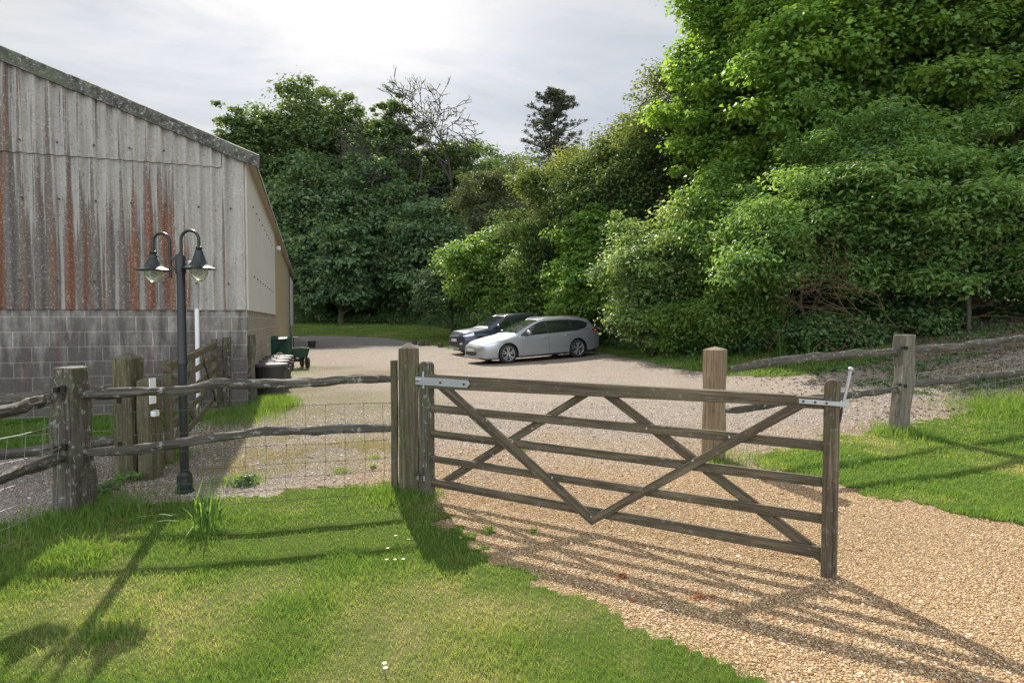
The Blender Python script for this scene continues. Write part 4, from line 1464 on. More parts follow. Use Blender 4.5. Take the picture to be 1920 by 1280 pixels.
def make_car(sp_, paint, root):
    L, ax, RW, ra = sp_['L'], sp_['ax'], sp_['RW'], sp_['ra']
    wf = lambda x: smooth_ip(x, sp_['w'], .03)
    zt_ = lambda x: smooth_ip(x, sp_['zt'])
    zb_ = lambda x: min(smooth_ip(x, sp_['zb']), zt_(x) - .012)
    wt_ = lambda x: min(smooth_ip(x, sp_['wt']), wf(x) * .96)

    def zlo(x):
        z = ip(x, sp_['zl'])
        for a_ in ax:
            if abs(x - a_) < ra:
                z = max(z, RW + math.sqrt(ra * ra - (x - a_) ** 2))
        return z

    def prof(x):
        w_, zb, zt, wt, zl = wf(x), zb_(x), zt_(x), wt_(x), zlo(x)
        zl = min(zl, zb - .03)
        f = lambda z: w_ * (1 - .035 * max(0, (.45 - z) / .3) ** 2 - .05 * max(0, (z - .55) / (zb - .5 + .01)) ** 2)
        pts = [(f(zl), zl)]
        for k in (.2, .4, .6, .8, .93):
            z = zl + (zb - zl) * k
            pts.append((f(z) + (.012 if .5 < k < .7 else 0) * min(1, w_), z))
        yb = f(zb) - .02
        pts.append((yb, zb))
        ze = zt - .035 * min(1, (zt - zb) / .2) - .01
        for k in (.25, .5, .75):
            y = yb + (wt - yb) * k
            z = zb + (ze - zb) * k
            pts.append((y + .03 * math.sin(math.pi * k) * min(1, (zt - zb) / .4), z))
        pts += [(wt, ze), (wt * .93, zt - .012), (wt * .7, zt), (wt * .35, zt + .012), (0, zt + .015)]
        return pts
    xs = sorted(set([round(L * i / 110, 4) for i in range(111)] + [round(a_ + s_ * ra * math.cos(math.pi / 2 * k / 7), 4) for a_ in ax for s_ in (-1, 1) for k in range(8)] + [.01, .03, L - .01, L - .03]))
    m_ = MB()
    vs = []
    for x in xs:
        p = prof(x)
        vs += [(x, -y, z) for y, z in p] + [(x, y, z) for y, z in p[-2::-1]]
    K_ = 2 * len(prof(1)) - 1
    fs = []
    for i in range(len(xs) - 1):
        for k in range(K_ - 1):
            fs.append((i * K_ + k, i * K_ + k + 1, (i + 1) * K_ + k + 1, (i + 1) * K_ + k))
    fs += [tuple(range(K_))[::-1], tuple((len(xs) - 1) * K_ + k for k in range(K_))]
    m_.add(vs, fs)
    body = m_.build('body', paint, root, smooth=38)
    MB().box((.25, -wf(1) * .86, .16), (L - .25, wf(1) * .86, .34)).box((ax[0] - .42, -.55, .3), (ax[1] + .42, .55, .7)).build('underbody', M['trim'], root)
    for a_ in ax:     # dark wheel housings
        for s_ in (-1, 1):
            m_ = MB()
            vs, fs = [], []
            for k in range(13):
                an = math.pi * k / 12
                for y in (.50, wf(a_) - .03):
                    vs.append((a_ + (ra - .004) * math.cos(an), s_ * y, RW + (ra - .004) * math.sin(an)))
            for k in range(12):
                fs.append((2 * k, 2 * k + 1, 2 * k + 3, 2 * k + 2))
            m_.add(vs, fs)
            m_.build('wheel_arch', M['trim'], root)

    def yat(x, z):
        p = prof(x)
        for (y0, z0_), (y1, z1_) in zip(p, p[1:]):
            if z0_ <= z <= z1_ and z1_ > z0_:
                return y0 + (y1 - y0) * (z - z0_) / (z1_ - z0_)
        return p[0][0] if z < p[0][1] else p[-4][0]

    def strip(name, mat, x0, x1, lo, hi, off, sides=(-1, 1), n=16, rows=4, par=None):
        if len(sides) > 1:
            strip(name, mat, x0, x1, lo, hi, off, sides[1:], n, rows, par)
            sides = sides[:1]
        m2 = MB()
        for s_ in sides:
            vs, fs = [], []
            for i in range(n + 1):
                x = x0 + (x1 - x0) * i / n
                a_, b_ = lo(x) if callable(lo) else lo, hi(x) if callable(hi) else hi
                b_ = max(b_, a_ + .002)
                for j in range(rows + 1):
                    z = a_ + (b_ - a_) * j / rows
                    vs.append((x, s_ * (yat(x, z) + off), z))
            for i in range(n):
                for j in range(rows):
                    a_ = i * (rows + 1) + j
                    fs.append((a_, a_ + 1, a_ + rows + 2, a_ + rows + 1))
            o_ = len(vs)
            vs += [(x, y - s_ * (off + .012), z) for x, y, z in vs]
            fs += [tuple(i + o_ for i in f)[::-1] for f in fs]
            bd = [i * (rows + 1) for i in range(n + 1)] + [n * (rows + 1) + j for j in range(1, rows + 1)] + [i * (rows + 1) + rows for i in range(n - 1, -1, -1)] + [j for j in range(rows - 1, 0, -1)]
            fs += [(bd[i], bd[(i + 1) % len(bd)], bd[(i + 1) % len(bd)] + o_, bd[i] + o_) for i in range(len(bd))]
            m2.add(vs, fs)
        return m2.build(name, mat, par or root, smooth=40)
    for (x0, x1, lo, hi) in sp_['windows']:
        strip('side_window', M['carglass'], x0, x1, lambda x: max(ip(x, lo), zb_(x) + .012), lambda x: min(ip(x, hi), zt_(x) - .07), .006)
    for (x0, x1) in sp_['pillars']:
        strip('pillar', M['trim'], x0, x1, lambda x: zb_(x) + .012, lambda x: zt_(x) - .07, .005, n=3)
    for x in sp_['seams']:
        strip('door_seam', M['trim'], x - .004, x + .004, lambda q: max(zlo(q) + .02, .26), lambda q: zb_(q) - .005, .0015, n=1, rows=8)
    strip('belt_trim', M['trim'], sp_['windows'][0][0], sp_['windows'][-1][1], lambda x: zb_(x) - .003, lambda x: zb_(x) + .014, .008, n=30, rows=1)
    strip('side_moulding', sp_['mould'], ax[0] + .5, ax[1] - .45, .46, .50, .010, n=20, rows=1)
    strip('sill', M['trim'], ax[0] + ra + .02, ax[1] - ra - .02, lambda x: zlo(x) - .02, lambda x: zlo(x) + sp_['sillh'], .006, n=20, rows=1)
    for x in sp_['handles']:
        z = zb_(x) - .12
        for s_ in (-1, 1):
            y = yat(x, z) * s_
            MB().tube([(x - .09, y + s_ * .002, z), (x - .06, y + s_ * .03, z), (x + .07, y + s_ * .03, z + .008), (x + .09, y + s_ * .002, z + .008)], .013, 8).build('door_handle', paint if paint != M['navy'] else M['trim'], root, smooth=50)

    # front and rear windscreens follow the shell
    def screen(name, x0, x1, off, wk=.93):
        vs, fs = [], []
        n, r_ = 10, 12
        for i in range(n + 1):
            x = x0 + (x1 - x0) * i / n
            wt = wt_(x) * wk
            z = zt_(x)
            sl = (zt_(x + .03) - zt_(x - .03)) / .06
            nn = Vector((-sl, 0, 1)).normalized() * off
            for j in range(r_ + 1):
                f_ = -1 + 2 * j / r_
                vs.append((x + nn.x, wt * f_, z + nn.z + .015 * (1 - abs(f_)) - .004 * abs(f_) ** 6))
        for i in range(n):
            for j in range(r_):
                a_ = i * (r_ + 1) + j
                fs.append((a_, a_ + 1, a_ + r_ + 2, a_ + r_ + 1))
        return MB().add(vs, fs).build(name, M['carglass'], root, smooth=40)
    screen('windscreen', *sp_['ws'], .008)
    screen('rear_window', *sp_['rs'], .008)

    # front fascia pieces, wrapped on the plan curve of the nose
    def xin(y, z, rear=False):
        lo_, hi_ = (0, .8) if not rear else (L - .8, L)
        for _ in range(22):
            m = (lo_ + hi_) / 2
            big = yat(m, z) > abs(y) and zt_(m) > z
            if rear:
                if big: lo_ = m
                else: hi_ = m
            else:
                if big: hi_ = m
                else: lo_ = m
        return (lo_ + hi_) / 2

    def nose(name, mat, y0, y1, z0_, z1_, off, par=None, rear=False, taper=0):
        vs, fs = [], []
        n = 14
        for i in range(n + 1):
            f_ = i / n
            y = y0 + (y1 - y0) * f_
            tz = taper * (2 * abs(f_ - .5)) ** 2
            for z in (z0_ + tz * (z1_ - z0_), (z0_ + z1_) / 2, z1_):
                x = xin(y, z, rear) + (off if rear else -off)
                vs.append((x, y, z))
        for i in range(n):
            for j in range(2):
                a_ = i * 3 + j
                fs.append((a_, a_ + 1, a_ + 4, a_ + 3))
        m2 = MB()
        m2.add(vs, fs)
        m2.add([(x + (-.02 if rear else .02), y, z) for x, y, z in vs], [f[::-1] for f in fs])
        bd = [i * 3 for i in range(n + 1)] + [n * 3 + 1] + [i * 3 + 2 for i in range(n, -1, -1)] + [1]
        o_ = len(vs)
        m2.f += [(bd[i], bd[(i + 1) % len(bd)], bd[(i + 1) % len(bd)] + o_, bd[i] + o_) for i in range(len(bd))]
        m2.mi += [0] * len(bd)
        return m2.build(name, mat, par or root, smooth=50)
    for a in sp_['nose']:
        nose(*a)
    for (x0, x1, z0_, z1_) in sp_['hl']:
        for s_ in (-1, 1):
            strip('headlight', M['headlight'], x0, x1, lambda x: z0_ + (z1_ - z0_) * .35 * (x - x0) / (x1 - x0) * 0 + (x - x0) * .12, lambda x: min(z1_ + (x - x0) * .28, zb_(x) - .004), .006, (s_,), n=10, rows=3)
    for (x0, x1, z0_, z1_) in sp_['tl']:
        for s_ in (-1, 1):
            strip('tail_light', M['taillight'], x0, x1, lambda x: z0_ + .25 * (x1 - x), lambda x: min(z1_, zb_(x) + .02), .008, (s_,), n=10, rows=3)
    # mirrors, wipers, rails, aerial
    for s_ in (-1, 1):
        x = sp_['mir']
        z = zb_(x) + .07
        y = yat(x, z - .05)
        mm = MB()
        mm.lathe([(.0005, -.11), (.05, -.10), (.078, -.04), (.085, .03), (.07, .09), (.045, .105), (.0005, .108)], (0, 0, 0), 14)
        mm.v = [Vector((v_.x * .9 + x, s_ * (y + .15) + v_.z * s_, v_.y * .95 + z + .03)) for v_ in mm.v]
        mo = mm.build('mirror', paint, root, smooth=60)
        MB().tube([(x + .02, s_ * (y - .02), z - .03), (x, s_ * (y + .08), z)], .025, 8).build('mirror_arm', M['trim'], mo)
        xr0, xr1 = sp_['rails']
        pts = []
        for i in range(15):
            x = xr0 + (xr1 - xr0) * i / 14
            e = min(1, min(i, 14 - i) / 1.5)
            pts.append((x, s_ * (wt_(x) * .93), zt_(x) - .02 + .05 * e))
        MB().tube(pts, .014, 8).build('roof_rail', M['galv'] if paint != M['navy'] else M['rim'], root, smooth=50)
    xa = sp_['rails'][0] - .05
    MB().tube([(xa, 0, zt_(xa)), (xa + .22, 0, zt_(xa) + .22)], .004, 6).build('aerial', M['trim'], root)
    # wheels
    for a_ in ax:
        for s_ in (-1, 1):
            yc = s_ * (wf(a_) - .125)
            tm = MB()
            tm.lathe([(RW * .66, -.095), (RW * .78, -.108), (RW * .93, -.104), (RW * .99, -.085), (RW, -.03), (RW, .03), (RW * .99, .085), (RW * .93, .104), (RW * .78, .108), (RW * .66, .095)], (0, 0, 0), 44)
            tm.v = [Vector((v_.x + a_, v_.z + yc, v_.y + RW)) for v_ in tm.v]
            ty = tm.build('wheel', M['tyre'], root, smooth=40)
            dk = MB().lathe([(.0005, .03), (RW * .67, .03), (RW * .67, .05)], (0, 0, 0), 30)
            dk.v = [Vector((v_.x + a_, s_ * v_.z + yc, v_.y + RW)) for v_ in dk.v]
            dk.build('brake_disc', M['trim'], ty)
            rm = MB()
            Rr = RW * .70
            rm.lathe([(Rr * .93, .085), (Rr, .112), (Rr * 1.03, .112), (Rr * 1.03, .095), (Rr * .93, .06)], (0, 0, 0), 40)
            rm.lathe([(.0005, .098), (.03, .098), (.045, .092), (.06, .06)], (0, 0, 0), 16)
            for k in range(5):
                for d_ in (-.16, .16):
                    an = 2 * math.pi * k / 5 + .3
                    a0 = an + d_ * .9
                    a1 = an + d_ * 1.35
                    p0 = Vector((math.cos(a0) * .035, math.sin(a0) * .035, .085))
                    p1 = Vector((math.cos(a1) * Rr * .96, math.sin(a1) * Rr * .96, .098))
                    rm.tube([p0, p0.lerp(p1, .5) + Vector((0, 0, .006)), p1], [.021, .019, .024], 6)
            rm.v = [Vector((v_.x + a_, s_ * v_.z + yc, v_.y + RW)) for v_ in rm.v]
            rm.build('rim', M['rim'], ty, smooth=45)


ESTATE = dict(L=4.80, ax=(.98, 3.736), RW=.325, ra=.375, mould=M['silver'], sillh=.03,
              w=[(0, .50), (.04, .62), (.12, .73), (.25, .815), (.45, .865), (.8, .895), (1.5, .905), (3.5, .905), (4.2, .885), (4.55, .83), (4.72, .76), (4.78, .68), (4.8, .60)],
              zt=[(0, .56), (.05, .66), (.18, .735), (.45, .81), (.8, .875), (1.15, .935), (1.32, .965), (1.75, 1.175), (2.1, 1.33), (2.35, 1.405), (2.7, 1.445), (3.3, 1.450), (3.9, 1.415), (4.25, 1.375), (4.4, 1.33), (4.6, 1.12), (4.72, .97), (4.78, .80), (4.8, .60)],
              zb=[(0, .50), (.06, .60), (.3, .70), (.6, .775), (1.0, .84), (1.4, .885), (2, .905), (3, .935), (3.8, .965), (4.4, 1.0), (4.65, .96), (4.75, .85), (4.8, .56)],
              wt=[(0, .42), (.2, .58), (.6, .66), (1.2, .70), (1.35, .72), (1.75, .68), (2.3, .60), (3.3, .585), (4.2, .57), (4.4, .58), (4.7, .64), (4.8, .5)],
              zl=[(0, .27), (.2, .21), (.6, .20), (1.4, .19), (3.3, .21), (4.3, .25), (4.7, .33), (4.8, .40)],
              windows=[(1.50, 2.52, [(1.5, .9), (4, .98)], [(1.5, .93), (1.75, 1.07), (2.05, 1.22), (2.35, 1.325), (2.52, 1.345)]),
                       (2.58, 3.50, [(1, .9), (4, .98)], [(2.58, 1.35), (3.1, 1.365), (3.5, 1.35)]),
                       (3.56, 4.28, [(1, .9), (3.56, .955), (4.1, 1.03), (4.28, 1.17)], [(3.56, 1.345), (4.0, 1.31), (4.28, 1.22)])],
              pillars=[(2.52, 2.58), (3.50, 3.56)], seams=[1.52, 2.55, 3.42], handles=[2.38, 3.28], mir=1.72, ws=(1.36, 2.30), rs=(4.42, 4.68), rails=(2.45, 4.15),
              nose=[('lower_grille', M['trim'], -.46, .46, .30, .43, .006, None, False, .3), ('upper_grille', M['trim'], -.30, .30, .575, .615, .006), ('number_plate', M['plate'], -.26, .26, .455, .555, .014), ('tailgate_plate', M['plate'], -.26, .26, .72, .82, .012, None, True),
                    ('bumper_lip', M['silver'], -.62, .62, .235, .275, .03)],
              hl=[(.14, .58, .60, .655)], tl=[(4.40, 4.74, .84, .99)])
SUV = dict(L=4.15, ax=(.82, 3.37), RW=.335, ra=.40, mould=M['trim'], sillh=.14,
           w=[(0, .56), (.04, .68), (.12, .77), (.25, .83), (.5, .87), (1, .88), (3.2, .88), (3.8, .85), (4.05, .78), (4.15, .66)],
           zt=[(0, .72), (.04, .88), (.15, .965), (.5, 1.01), (.9, 1.05), (1.15, 1.085), (1.5, 1.29), (1.8, 1.45), (2.1, 1.54), (2.5, 1.575), (3.2, 1.565), (3.7, 1.52), (3.85, 1.42), (4.02, 1.10), (4.1, .95), (4.15, .7)],
           zb=[(0, .66), (.05, .80), (.3, .90), (.8, .965), (1.3, 1.01), (2, 1.03), (3.2, 1.06), (3.9, 1.05), (4.1, .9), (4.15, .62)],
           wt=[(0, .5), (.3, .62), (1.0, .70), (1.2, .71), (1.6, .66), (2.1, .60), (3.2, .585), (3.8, .58), (4.15, .5)],
           zl=[(0, .26), (.2, .22), (.6, .22), (1.4, .24), (3.3, .26), (4.15, .34)],
           windows=[(1.38, 2.22, [(1, 1.03), (4, 1.08)], [(1.38, 1.10), (1.7, 1.30), (2.0, 1.43), (2.22, 1.46)]), (2.28, 3.05, [(1, 1.03), (4, 1.08)], [(2.28, 1.465), (3.05, 1.46)]),
                    (3.11, 3.62, [(3.11, 1.09), (3.62, 1.2)], [(3.11, 1.455), (3.62, 1.36)])],
           pillars=[(2.22, 2.28), (3.05, 3.11)], seams=[1.42, 2.25, 3.02], handles=[2.1, 2.9], mir=1.55, ws=(1.2, 1.98), rs=(3.84, 4.0), rails=(2.05, 3.6),
           nose=[('upper_grille', M['trim'], -.50, .50, .70, .80, .008), ('grille_chrome', M['rim'], -.50, .50, .735, .748, .014), ('grille_chrome', M['rim'], -.50, .50, .775, .785, .014),
                 ('number_plate', M['plate'], -.26, .26, .56, .67, .02), ('lower_grille', M['trim'], -.60, .60, .36, .52, .008, None, False, .2), ('skid_plate', M['rim'], -.50, .50, .25, .30, .02),
                 ('fog_light', M['headlight'], -.70, -.60, .44, .52, .012), ('fog_light', M['headlight'], .60, .70, .44, .52, .012), ('tailgate_plate', M['plate'], -.26, .26, .8, .9, .012, None, True)],
           hl=[(.10, .52, .74, .80)], tl=[(3.80, 4.1, .9, 1.02)])


def place_car(sp_, paint, Pf, yaw, name, label):
    """Pf: ground point under the near front wheel"""
    a0, a1 = sp_['ax']
    ca, sa = math.cos(yaw), math.sin(yaw)
    lx, ly = a0, -.78
    ox, oy = Pf[0] - (lx * ca - ly * sa), Pf[1] - (lx * sa + ly * ca)
    g = lambda x, y: H(ox + x * ca - y * sa, oy + x * sa + y * ca)
    zf_, zr_ = g(a0, 0), g(a1, 0)
    zl_, zrr = (g(a0, -.78) + g(a1, -.78)) / 2, (g(a0, .78) + g(a1, .78)) / 2
    r_ = empty(name, (ox, oy, 0), 0, label, 'car')
    pit = math.atan2(zr_ - zf_, a1 - a0)
    roll = math.atan2(zrr - zl_, 1.56)
    r_.rotation_euler = (roll, -pit, yaw)
    r_.location.z = zf_ - a0 * math.tan(pit)
    make_car(sp_, paint, r_)
    return r_


CP = at(952, 681)
place_car(ESTATE, M['silver'], (CP.x, CP.y), R(27), 'parked_car', 'silver estate car parked nearest on the gravel, in front of the dark one')
place_car(SUV, M['navy'], (-1.25, 24.0), R(27), 'parked_car', 'dark blue compact off-road car parked half hidden behind the silver estate')


# ------------------------------------------------------------------ foliage
def leaf_arrays(C, rad, per, size, seed, squash=.6, up=.8, spread=.42, aspect=.62, tone_up=0.0, tone_base=None, shell=.45):
    r = np.random.default_rng(seed)
    n = len(C)
    cnt = np.maximum(3, (per * (rad / rad.mean()) ** 2).astype(int))
    ci = np.repeat(np.arange(n), cnt)
    N_ = len(ci)
    d = r.normal(size=(N_, 3))
    d /= np.linalg.norm(d, axis=1)[:, None]
    d[:, 2] = np.where(r.random(N_) < .35, np.abs(d[:, 2]), d[:, 2])
    rr_ = (shell * .6 + (1 - shell * .6) * r.random(N_) ** .7)
    rr_ *= 1 + .22 * r.normal(size=N_)
    pos = C[ci] + d * (rad[ci] * rr_)[:, None] * np.array([1, 1, squash])
    nrm = d * .6 + np.array([0, 0, up]) + r.normal(size=(N_, 3)) * spread
    nrm /= np.linalg.norm(nrm, axis=1)[:, None]
    tv = r.normal(size=(N_, 3))
    tv[:, 2] -= .35
    tv -= nrm * (tv * nrm).sum(1)[:, None]
    tv /= np.linalg.norm(tv, axis=1)[:, None]
    bv = np.cross(nrm, tv)
    s_ = size * (.45 + 1.1 * r.random(N_))
    tl = tv * s_[:, None] * .5
    bl = bv * (s_ * aspect * .5)[:, None]
    fold = nrm * (s_ * .13)[:, None]
    V = np.empty((N_, 4, 3))
    V[:, 0] = pos - tl
    V[:, 1] = pos + bl + fold - tl * .15
    V[:, 2] = pos + tl
    V[:, 3] = pos - bl + fold - tl * .15
    rnd = np.repeat(r.random(N_), 4)
    ctone = r.random(n) if tone_base is None else tone_base
    tone = ctone[ci] * .7 + .3 * r.random(N_)
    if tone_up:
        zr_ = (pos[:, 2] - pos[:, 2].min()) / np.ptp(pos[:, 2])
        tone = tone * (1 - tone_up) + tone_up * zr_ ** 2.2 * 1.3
    return V.reshape(-1, 3), np.clip(rnd, 0, 1), np.repeat(np.clip(tone, 0, 1), 4)


def leaf_mesh(name, V, rnd, tone, mat, parent=None):
    n = len(V) // 4
    f = (np.arange(n)[:, None, None] * 4 + np.array([[0, 1, 2], [0, 2, 3]])[None]).ravel()
    return np_mesh(name, V, f, np.full(n * 2, 3), mat, {'rnd': rnd, 'tone': tone}, parent)


def crown_points(c, rx, ry, rz, n, seed, lob=.3, bottom=-.75, inner=.5):
    r = np.random.default_rng(seed)
    d = r.normal(size=(n * 2, 3))
    d /= np.linalg.norm(d, axis=1)[:, None]
    d = d[d[:, 2] > bottom][:n]
    n = len(d)
    rad = inner + (1 - inner) * r.random(n) ** .55
    lobe = np.array([noise.noise(Vector((float(a[0] * 1.9 + seed * 3.7), float(a[1] * 1.9), float(a[2] * 1.9)))) for a in d])
    rad *= 1 + lob * lobe * 1.6
    return np.array(c) + d * rad[:, None] * np.array([rx, ry, rz])


def tree(name, label, cat, px, D, top, bot, hw, mat, n_cl, cl_r, per, leaf, seed, group=None, depth=.8, lob=.32, base_py=None, trunk_r=None, limbs=14, bark='bark',
         squash=.58, tone_up=0.0, stems=1, aspect=.62, inner=.42, bottom=-.8, up=.8, trunk_to=.62):
    x = (px - 960) / F * D
    zc_, rz_ = EYE + (600 - (top + bot) / 2) / F * D, (bot - top) / 2 / F * D
    rx_ = hw / F * D
    zg = H(x, D)
    root = empty(name, (x, D, zg), 0, label, cat, group)
    C = crown_points((0, 0, zc_ - zg), rx_ * .9, rx_ * depth * .9, rz_ * .92, n_cl, seed, lob, bottom, inner)
    C = C[C[:, 2] > .12]
    r = np.random.default_rng(seed + 1)
    cl_r, per = cl_r * 1.32, per * .62
    rad = cl_r * (.5 + 1.0 * r.random(len(C)))
    V, a_, b_ = leaf_arrays(C, rad, per, leaf, seed + 2, squash, up, tone_up=tone_up, aspect=aspect)
    leaf_mesh('crown', V, a_, b_, M[mat], root)
    tr_ = trunk_r or max(.05, rx_ * .05) * (.55 if stems > 1 else 1)
    m_ = MB()
    hz_ = zc_ - zg + rz_ * (trunk_to * 2 - 1)
    for s_ in range(stems):
        ox, oy = (r.normal(0, .15 + .25 * (stems > 1)), r.normal(0, .2)) if stems > 1 else (0, 0)
        tx, ty = (r.normal(0, rx_ * .45), r.normal(0, rx_ * .2)) if stems > 1 else (r.normal(0, rx_ * .08), 0)
        path = [Vector((ox + (tx - ox) * (k / 9) ** 1.4 + .12 * rx_ * .3 * noise.noise(Vector((k * .6, seed, s_))), oy + (ty - oy) * k / 9 + .1 * noise.noise(Vector((seed, k * .6, s_))), -.3 + (hz_ + .3) * k / 9)) for k in range(10)]
        m_.tube(path, [tr_ * (1.25 if k == 0 else 1) * (1 - .78 * k / 9) for k in range(10)], 9, rough=.15, seed=seed)
        sel = r.permutation(len(C))[:limbs // stems]
        for j in sel:
            t_ = Vector(C[j].tolist())
            f_ = min(.95, max(.18, (t_.z / max(hz_, .1)) * (.35 + .35 * r.random())))
            i0 = f_ * 9
            a0 = path[int(i0)].lerp(path[min(9, int(i0) + 1)], i0 - int(i0))
            mid = a0.lerp(t_, .5) + Vector((0, 0, .10 * (t_ - a0).length)) + Vector(r.normal(0, .05 * (t_ - a0).length, 3).tolist())
            q_ = lerp_path([a0, mid, t_], 8)
            r0 = tr_ * (1 - .78 * f_) * .55
            m_.tube(q_, [r0 * (1 - .82 * k / 7) for k in range(8)], 6, cap=False)
            for kk in (3, 5, 6):
                e_ = q_[kk] + Vector(r.normal(0, cl_r * .9, 3).tolist()) + Vector((0, 0, cl_r * .5))
                m_.tube([q_[kk], q_[kk].lerp(e_, .5) + Vector((0, 0, .05 * cl_r)), e_], [r0 * .35, r0 * .22, r0 * .1], 4, cap=False)
    m_.build('trunk', M[bark], root, smooth=60)
    return root


GF = 'tall trees closing the far side of the yard'
far = [
    (455, 57, 200, 500, 80, 'far_leaf', 'rounded green tree rising just over the barn eaves'),
    (560, 62, 148, 480, 105, 'far_leaf', 'tallest leafy tree behind the barn end, with sky through its top'),
    (655, 66, 180, 500, 88, 'far_leaf', 'leafy tree right of the tallest one, with pale limbs showing'),
    (728, 61, 185, 500, 66, 'far_leaf', 'narrow leafy tree directly left of the bare-topped tree'),
    (585, 54, 300, 600, 105, 'far_leaf_dark', 'dark broad tree filling the wood edge beside the barn corner'),
    (700, 55, 310, 600, 105, 'far_leaf_dark', 'dark broad tree under the bare-topped tree, left of its trunk'),
    (870, 63, 262, 560, 105, 'far_leaf', 'bright-edged green tree around the trunk of the bare-topped tree'),
    (800, 52, 375, 610, 95, 'far_leaf_dark', 'low dark tree at the back of the shaded lawn'),
    (955, 70, 285, 590, 100, 'far_leaf', 'distant green tree below the pine'),
    (490, 66, 330, 600, 110, 'far_leaf_dark', 'dark tree mostly hidden by the far end of the barn'),
    (640, 50, 420, 612, 85, 'far_leaf_dark', 'low dark bush-like tree hanging over the back of the shaded lawn'),
    (1050, 60, 300, 600, 90, 'far_leaf_dark', 'dark tree behind the hedge of shiny evergreens'),
    (905, 58, 310, 600, 90, 'far_leaf', 'full green tree right of the bare-topped tree'),
    (800, 64, 250, 560, 70, 'far_leaf', 'leafy tree standing behind the left side of the bare-topped tree'),
    (745, 70, 300, 600, 150, 'far_leaf_dark', 'deep shaded tree in the middle of the wood'),
]
for k, (px, D, top, bot, hw, mt, lb) in enumerate(far):
    tree('broadleaf_tree', lb, 'tree', px, D, top, bot, hw, mt, 330, hw / F * D * .16 * (.85 + .3 * ((k * 37) % 10) / 10), 170, .34, 100 + k * 7, GF, bark='bark_pale' if k in (1, 2, 3) else 'bark', trunk_r=.28, limbs=26, lob=.34, inner=.3)


def twigtree(label, px, D, top, hw, seed):
    x = (px - 960) / F * D
    zg = H(x, D)
    root = empty('bare_topped_tree', (x, D, zg), 0, label, 'tree')
    r = random.Random(seed)
    m_ = MB()
    tips = []
    Ht = EYE + (600 - top) / F * D - zg
    c0 = Vector((0, 0, Ht * .70))

    def br(p, d, L_, r_, lev):
        n = 4
        pts = [p]
        for k in range(n):
            d = (d + Vector((r.gauss(0, .10), r.gauss(0, .10), r.gauss(.02, .05)))).normalized()
            pts.append(pts[-1] + d * L_ / n)
        m_.tube(pts, [r_ * (1 - .35 * k / n) for k in range(n + 1)], 6 if lev < 3 else 3, cap=False)
        tips.append(pts[-1])
        if lev >= 7:
            return
        for k in range(3 if lev in (1, 2, 3, 4, 5) else 2):
            dv_ = Vector((r.gauss(0, 1), r.gauss(0, .8), r.gauss(.05, .5))).normalized()
            out = (pts[-1] - c0)
            out = out.normalized() if out.length > .1 else Vector((0, 0, 1))
            nd = (d + dv_ * (.95 if lev > 0 else .75) + out * .30).normalized()
            br(pts[-1 if k < 2 else 2], nd, (L_ if lev else 3.9) * r.uniform(.66, .86), max(.034, r_ * .62), lev + 1)
    br(Vector((0, 0, -.2)), Vector((-.05, 0, 1)).normalized(), Ht * .42, .26, 0)
    br(Vector((.5, 0, -.2)), Vector((.10, 0, 1)).normalized(), Ht * .46, .20, 0)
    m_.build('trunk', M['bare_bark'], root, smooth=60)
    zs = sorted(p.z for p in tips)[-3]
    C = np.array([list(p) for p in tips])
    C = C[np.random.default_rng(1).random(len(C)) < .75]
    V, a_, b_ = leaf_arrays(C, np.full(len(C), .30), 3, .15, 4)
    leaf_mesh('crown', V, a_, b_, M['far_leaf'], root)
    xs_ = np.percentile(np.abs(C[:, 0]), 90)
    kx = min(1.3, (hw / F * D) / xs_) if xs_ > 0 else 1
    print('bare tree', zs, Ht, xs_, hw / F * D)
    root.scale = (kx * 1.1, kx * 1.1, Ht / zs)


M['bare_bark'] = plain('bare_bark', (.040, .034, .028), .9, 0, .4, 8, .3)
twigtree('tall sparse tree with bare twigs and few leaves against the sky', 846, 57, 122, 150, 5)

# pine
PX, PD = 1030, 74
x = (PX - 960) / F * PD
zg = H(x, PD)
pine = empty('pine_tree', (x, PD, zg), 0, 'dark ragged pine with bare trunk standing against the sky', 'tree')
Ht = EYE + (600 - 170) / F * PD - zg
zb0 = EYE + (600 - 330) / F * PD - zg
m_ = MB()
r = random.Random(3)
C, rads = [], []
for s_ in (0, 1):
    m_.tube([(s_ * .9, 0, -.3), (s_ * 1.1 + .2, 0, Ht * .5), (s_ * .8 + .1, 0, Ht * (.97 - s_ * .06))], [.34, .24, .05], 8)
for k in range(120):
    f_ = r.random() ** .8
    z = zb0 - 1.0 + (Ht - zb0 + .6) * f_
    a_ = r.uniform(0, 6.283)
    L_ = (4.6 * math.sqrt(max(.02, 1 - f_ ** 2.6)) * (.72 + .28 * min(1, f_ * 3))) * r.uniform(.45, 1.12)
    s0 = Vector((.5, 0, z - .3))
    e_ = Vector((.5 + math.cos(a_) * L_, math.sin(a_) * L_, z + L_ * r.uniform(-.15, .3)))
    mid = s0.lerp(e_, .5) + Vector((0, 0, -.12 * L_))
    m_.tube([s0, mid, e_], [.07, .05, .02], 5, cap=False)
    for q_ in (.3, .45, .6, .75, .9, 1.0):
        p = s0.lerp(e_, q_)
        C.append(list(p + Vector((r.gauss(0, .25), r.gauss(0, .25), r.gauss(0, .15)))))
        rads.append(.34 * r.uniform(.5, 1.3))
m_.build('trunk', M['bark'], pine, smooth=60)
V, a_, b_ = leaf_arrays(np.array(C), np.array(rads), 24, .34, 77, squash=.55, aspect=.16, up=.3, spread=.9, shell=.2)
leaf_mesh('crown', V, a_, b_, M['pine_leaf'], pine)

